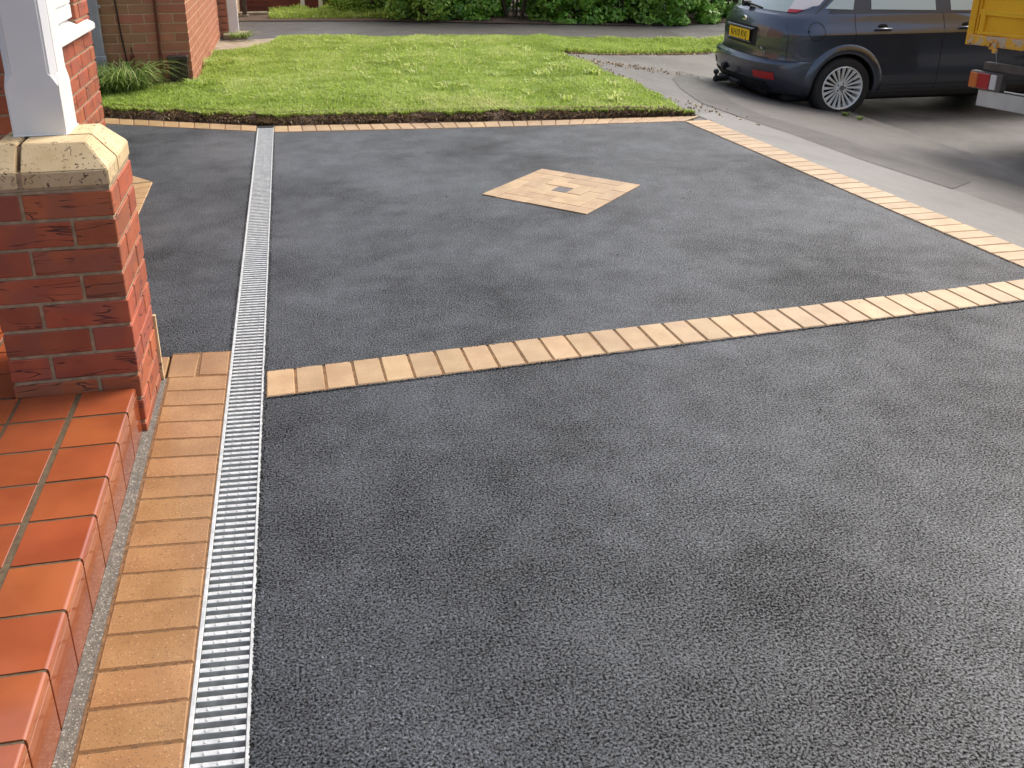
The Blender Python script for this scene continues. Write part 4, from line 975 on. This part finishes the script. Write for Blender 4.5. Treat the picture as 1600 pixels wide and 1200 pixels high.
# ------------------------------------------------------------------ tipper truck (only its rear corner is in view)
m_yel = mat("worn_yellow_paint", (.90, .50, .018), .38, (.82, .41, .015), 3, bump=.1, bscale=20)
def x_peel(nt, L, vec, c, tc, oi, b):
    v = node(nt, "ShaderNodeTexNoise", Scale=14., Detail=5.); L.new(vec, v.inputs["Vector"])
    g = node(nt, "ShaderNodeMapRange"); g.inputs[1].default_value = .50; g.inputs[2].default_value = .54; L.new(v.outputs[0], g.inputs[0])
    m2 = node(nt, "ShaderNodeMix", data_type='RGBA'); m2.inputs[7].default_value = (.55, .42, .28, 1); L.new(g.outputs[0], m2.inputs[0]); L.new(c, m2.inputs[6])
    v3 = node(nt, "ShaderNodeTexNoise", Scale=22., Detail=4.); L.new(vec, v3.inputs["Vector"])
    g3 = node(nt, "ShaderNodeMapRange"); g3.inputs[1].default_value = .60; g3.inputs[2].default_value = .64; L.new(v3.outputs[0], g3.inputs[0])
    m3 = node(nt, "ShaderNodeMix", data_type='RGBA'); m3.inputs[7].default_value = (.16, .06, .02, 1); L.new(g3.outputs[0], m3.inputs[0]); L.new(m2.outputs[2], m3.inputs[6])
    return m3.outputs[2]
m_yelw = mat("peeling_yellow_paint", (.82, .44, .04), .5, (.72, .34, .04), 8, extra=x_peel, bump=.3, bscale=60)
m_beam = mat("dirty_white_beam", (.66, .62, .54), .5, (.56, .52, .45), 6)
m_chas = mat("dirty_chassis_steel", (.14, .115, .095), .6, (.09, .075, .065), 12)
# local frame: +x = heading, y = left; the visible rear corner is the left one
b75 = R(75); tr = thing("tipper_truck", "yellow tipper truck with peeling tailgate and white rear bumper beam, at the right edge", "truck", (5.4856, 6.8047, -.43), math.pi/2-b75)
def tb(name, lst, matl, bev=.004, parent=tr):   # lst: (s0,s1,z0,z1,x0,x1)
    return boxes(name, parent, [(((x0+x1)/2, -(s0+s1)/2, (z0_+z1_)/2+.43), (x1-x0, s1-s0, z1_-z0_)) for s0, s1, z0_, z1_, x0, x1 in lst], matl, bev)
tb("tailgate", [(.045, 1.85, .53, 1.25, .022, .04), (.045, 1.85, .685, .73, .0, .024), (.055, .10, .53, .73, -.002, .024), (.045, 1.85, .535, .560, .0, .024), (.62, .66, .56, 1.22, .0, .024), (1.24, 1.28, .56, 1.22, .0, .024), (.045, 1.85, 1.21, 1.25, .0, .03)], m_yel)
tb("lower_rail", [(-.02, 1.9, .447, .528, -.012, .05)], m_yelw, .006)
tb("corner_post", [(-.035, .022, .444, 1.27, -.006, .06), (.028, .045, .53, 1.25, .002, .05), (1.85, 1.91, .444, 1.27, -.006, .06)], m_yel, .004)
tb("hinge", [(.20, .26, .43, .50, -.035, -.008), (.235, .275, .405, .44, -.04, -.01), (.62, .70, .40, .47, -.035, -.008), (1.3, 1.38, .40, .47, -.035, -.008)], m_yelw, .006)
tb("side_panel", [(-.02, .012, .45, 1.25, .06, 2.7), (1.86, 1.89, .45, 1.25, .06, 2.7)], m_yel); tb("floor", [(.02, 1.86, .45, .50, .06, 2.7)], m_chas); tb("headboard", [(-.02, 1.89, .45, 1.45, 2.7, 2.74)], m_yel)
tb("cross_member", [(.095, 1.8, .246, .308, .10, .16)], m_chas, .004)
tb("chassis_rail", [(.45, .53, .12, .42, .16, 4.2), (1.35, 1.43, .12, .42, .16, 4.2)], m_chas, .004)
lp = tb("rear_lamp", [(.045, .335, .100, .240, .02, .09)], m_chas, .006)
tb("amber_lens", [(.052, .125, .108, .232, .008, .03)], m_amber, .006, lp); tb("red_lens", [(.128, .232, .106, .234, .006, .03)], m_red, .006, lp); tb("white_lens", [(.236, .290, .110, .230, .010, .03)], m_clear, .006, lp)
tb("bumper_beam", [(.14, 1.75, -.036, .098, .03, .08), (.14, 1.75, .090, .098, .03, .14)], m_beam, .004)
bm = bmesh.new(); addcyl(bm, (-.02, -.262, .86), (.06, -.236, .735), .003, 6); link("chain", bmm("chain", bm), tr, m_galv)
def twheel(x, s):
    w = link("wheel", None, tr); w.location = (x, -s, .31)
    bm = bmesh.new()
    prof = [(.17, .10), (.28, .10), (.305, .085), (.31, .05), (.31, -.05), (.305, -.085), (.28, -.10), (.19, -.10), (.17, -.07)]; g = []
    for i in range(40):
        a = 2*math.pi*i/40; g.append([bm.verts.new((r*math.cos(a), y, r*math.sin(a))) for r, y in prof])
    for i in range(40):
        for k in range(8): bm.faces.new((g[i][k], g[(i+1) % 40][k], g[(i+1) % 40][k+1], g[i][k+1]))
    bmesh.ops.recalc_face_normals(bm, faces=bm.faces); link("tyre", bmm("tyre", bm, 30), w, m_tyre)
    bm = bmesh.new(); addcyl(bm, (0, -.06, 0), (0, .06, 0), .18, 24); addcyl(bm, (0, -.10, 0), (0, .10, 0), .07, 16); link("rim", bmm("rim", bm, 30), w, m_chas)
for x in (.95, 3.6):
    for s in (.36, 1.60): twheel(x, s)
bm = bmesh.new()
pf = [(2.8, .30), (4.5, .30), (4.55, .75), (4.35, 1.15), (4.0, 1.75), (2.85, 1.80)]
A = [bm.verts.new((x, 0, z)) for x, z in pf]; B = [bm.verts.new((x, -1.85, z)) for x, z in pf]
bm.faces.new(A); bm.faces.new(list(reversed(B)))
for i in range(6): bm.faces.new((A[i], B[i], B[(i+1) % 6], A[(i+1) % 6]))
bmesh.ops.recalc_face_normals(bm, faces=bm.faces); bmesh.ops.bevel(bm, geom=bm.edges[:], offset=.05, segments=3, affect='EDGES')
link("cab", bmm("cab", bm, 30), tr, m_beam)
boxes("cab_window", tr, [((3.45, .003, 1.45), (.75, .01, .40)), ((3.45, -1.853, 1.45), (.75, .01, .40)), ((2.79, -.92, 1.55), (.02, 1.2, .30))], m_glass_dk, bev=.003)
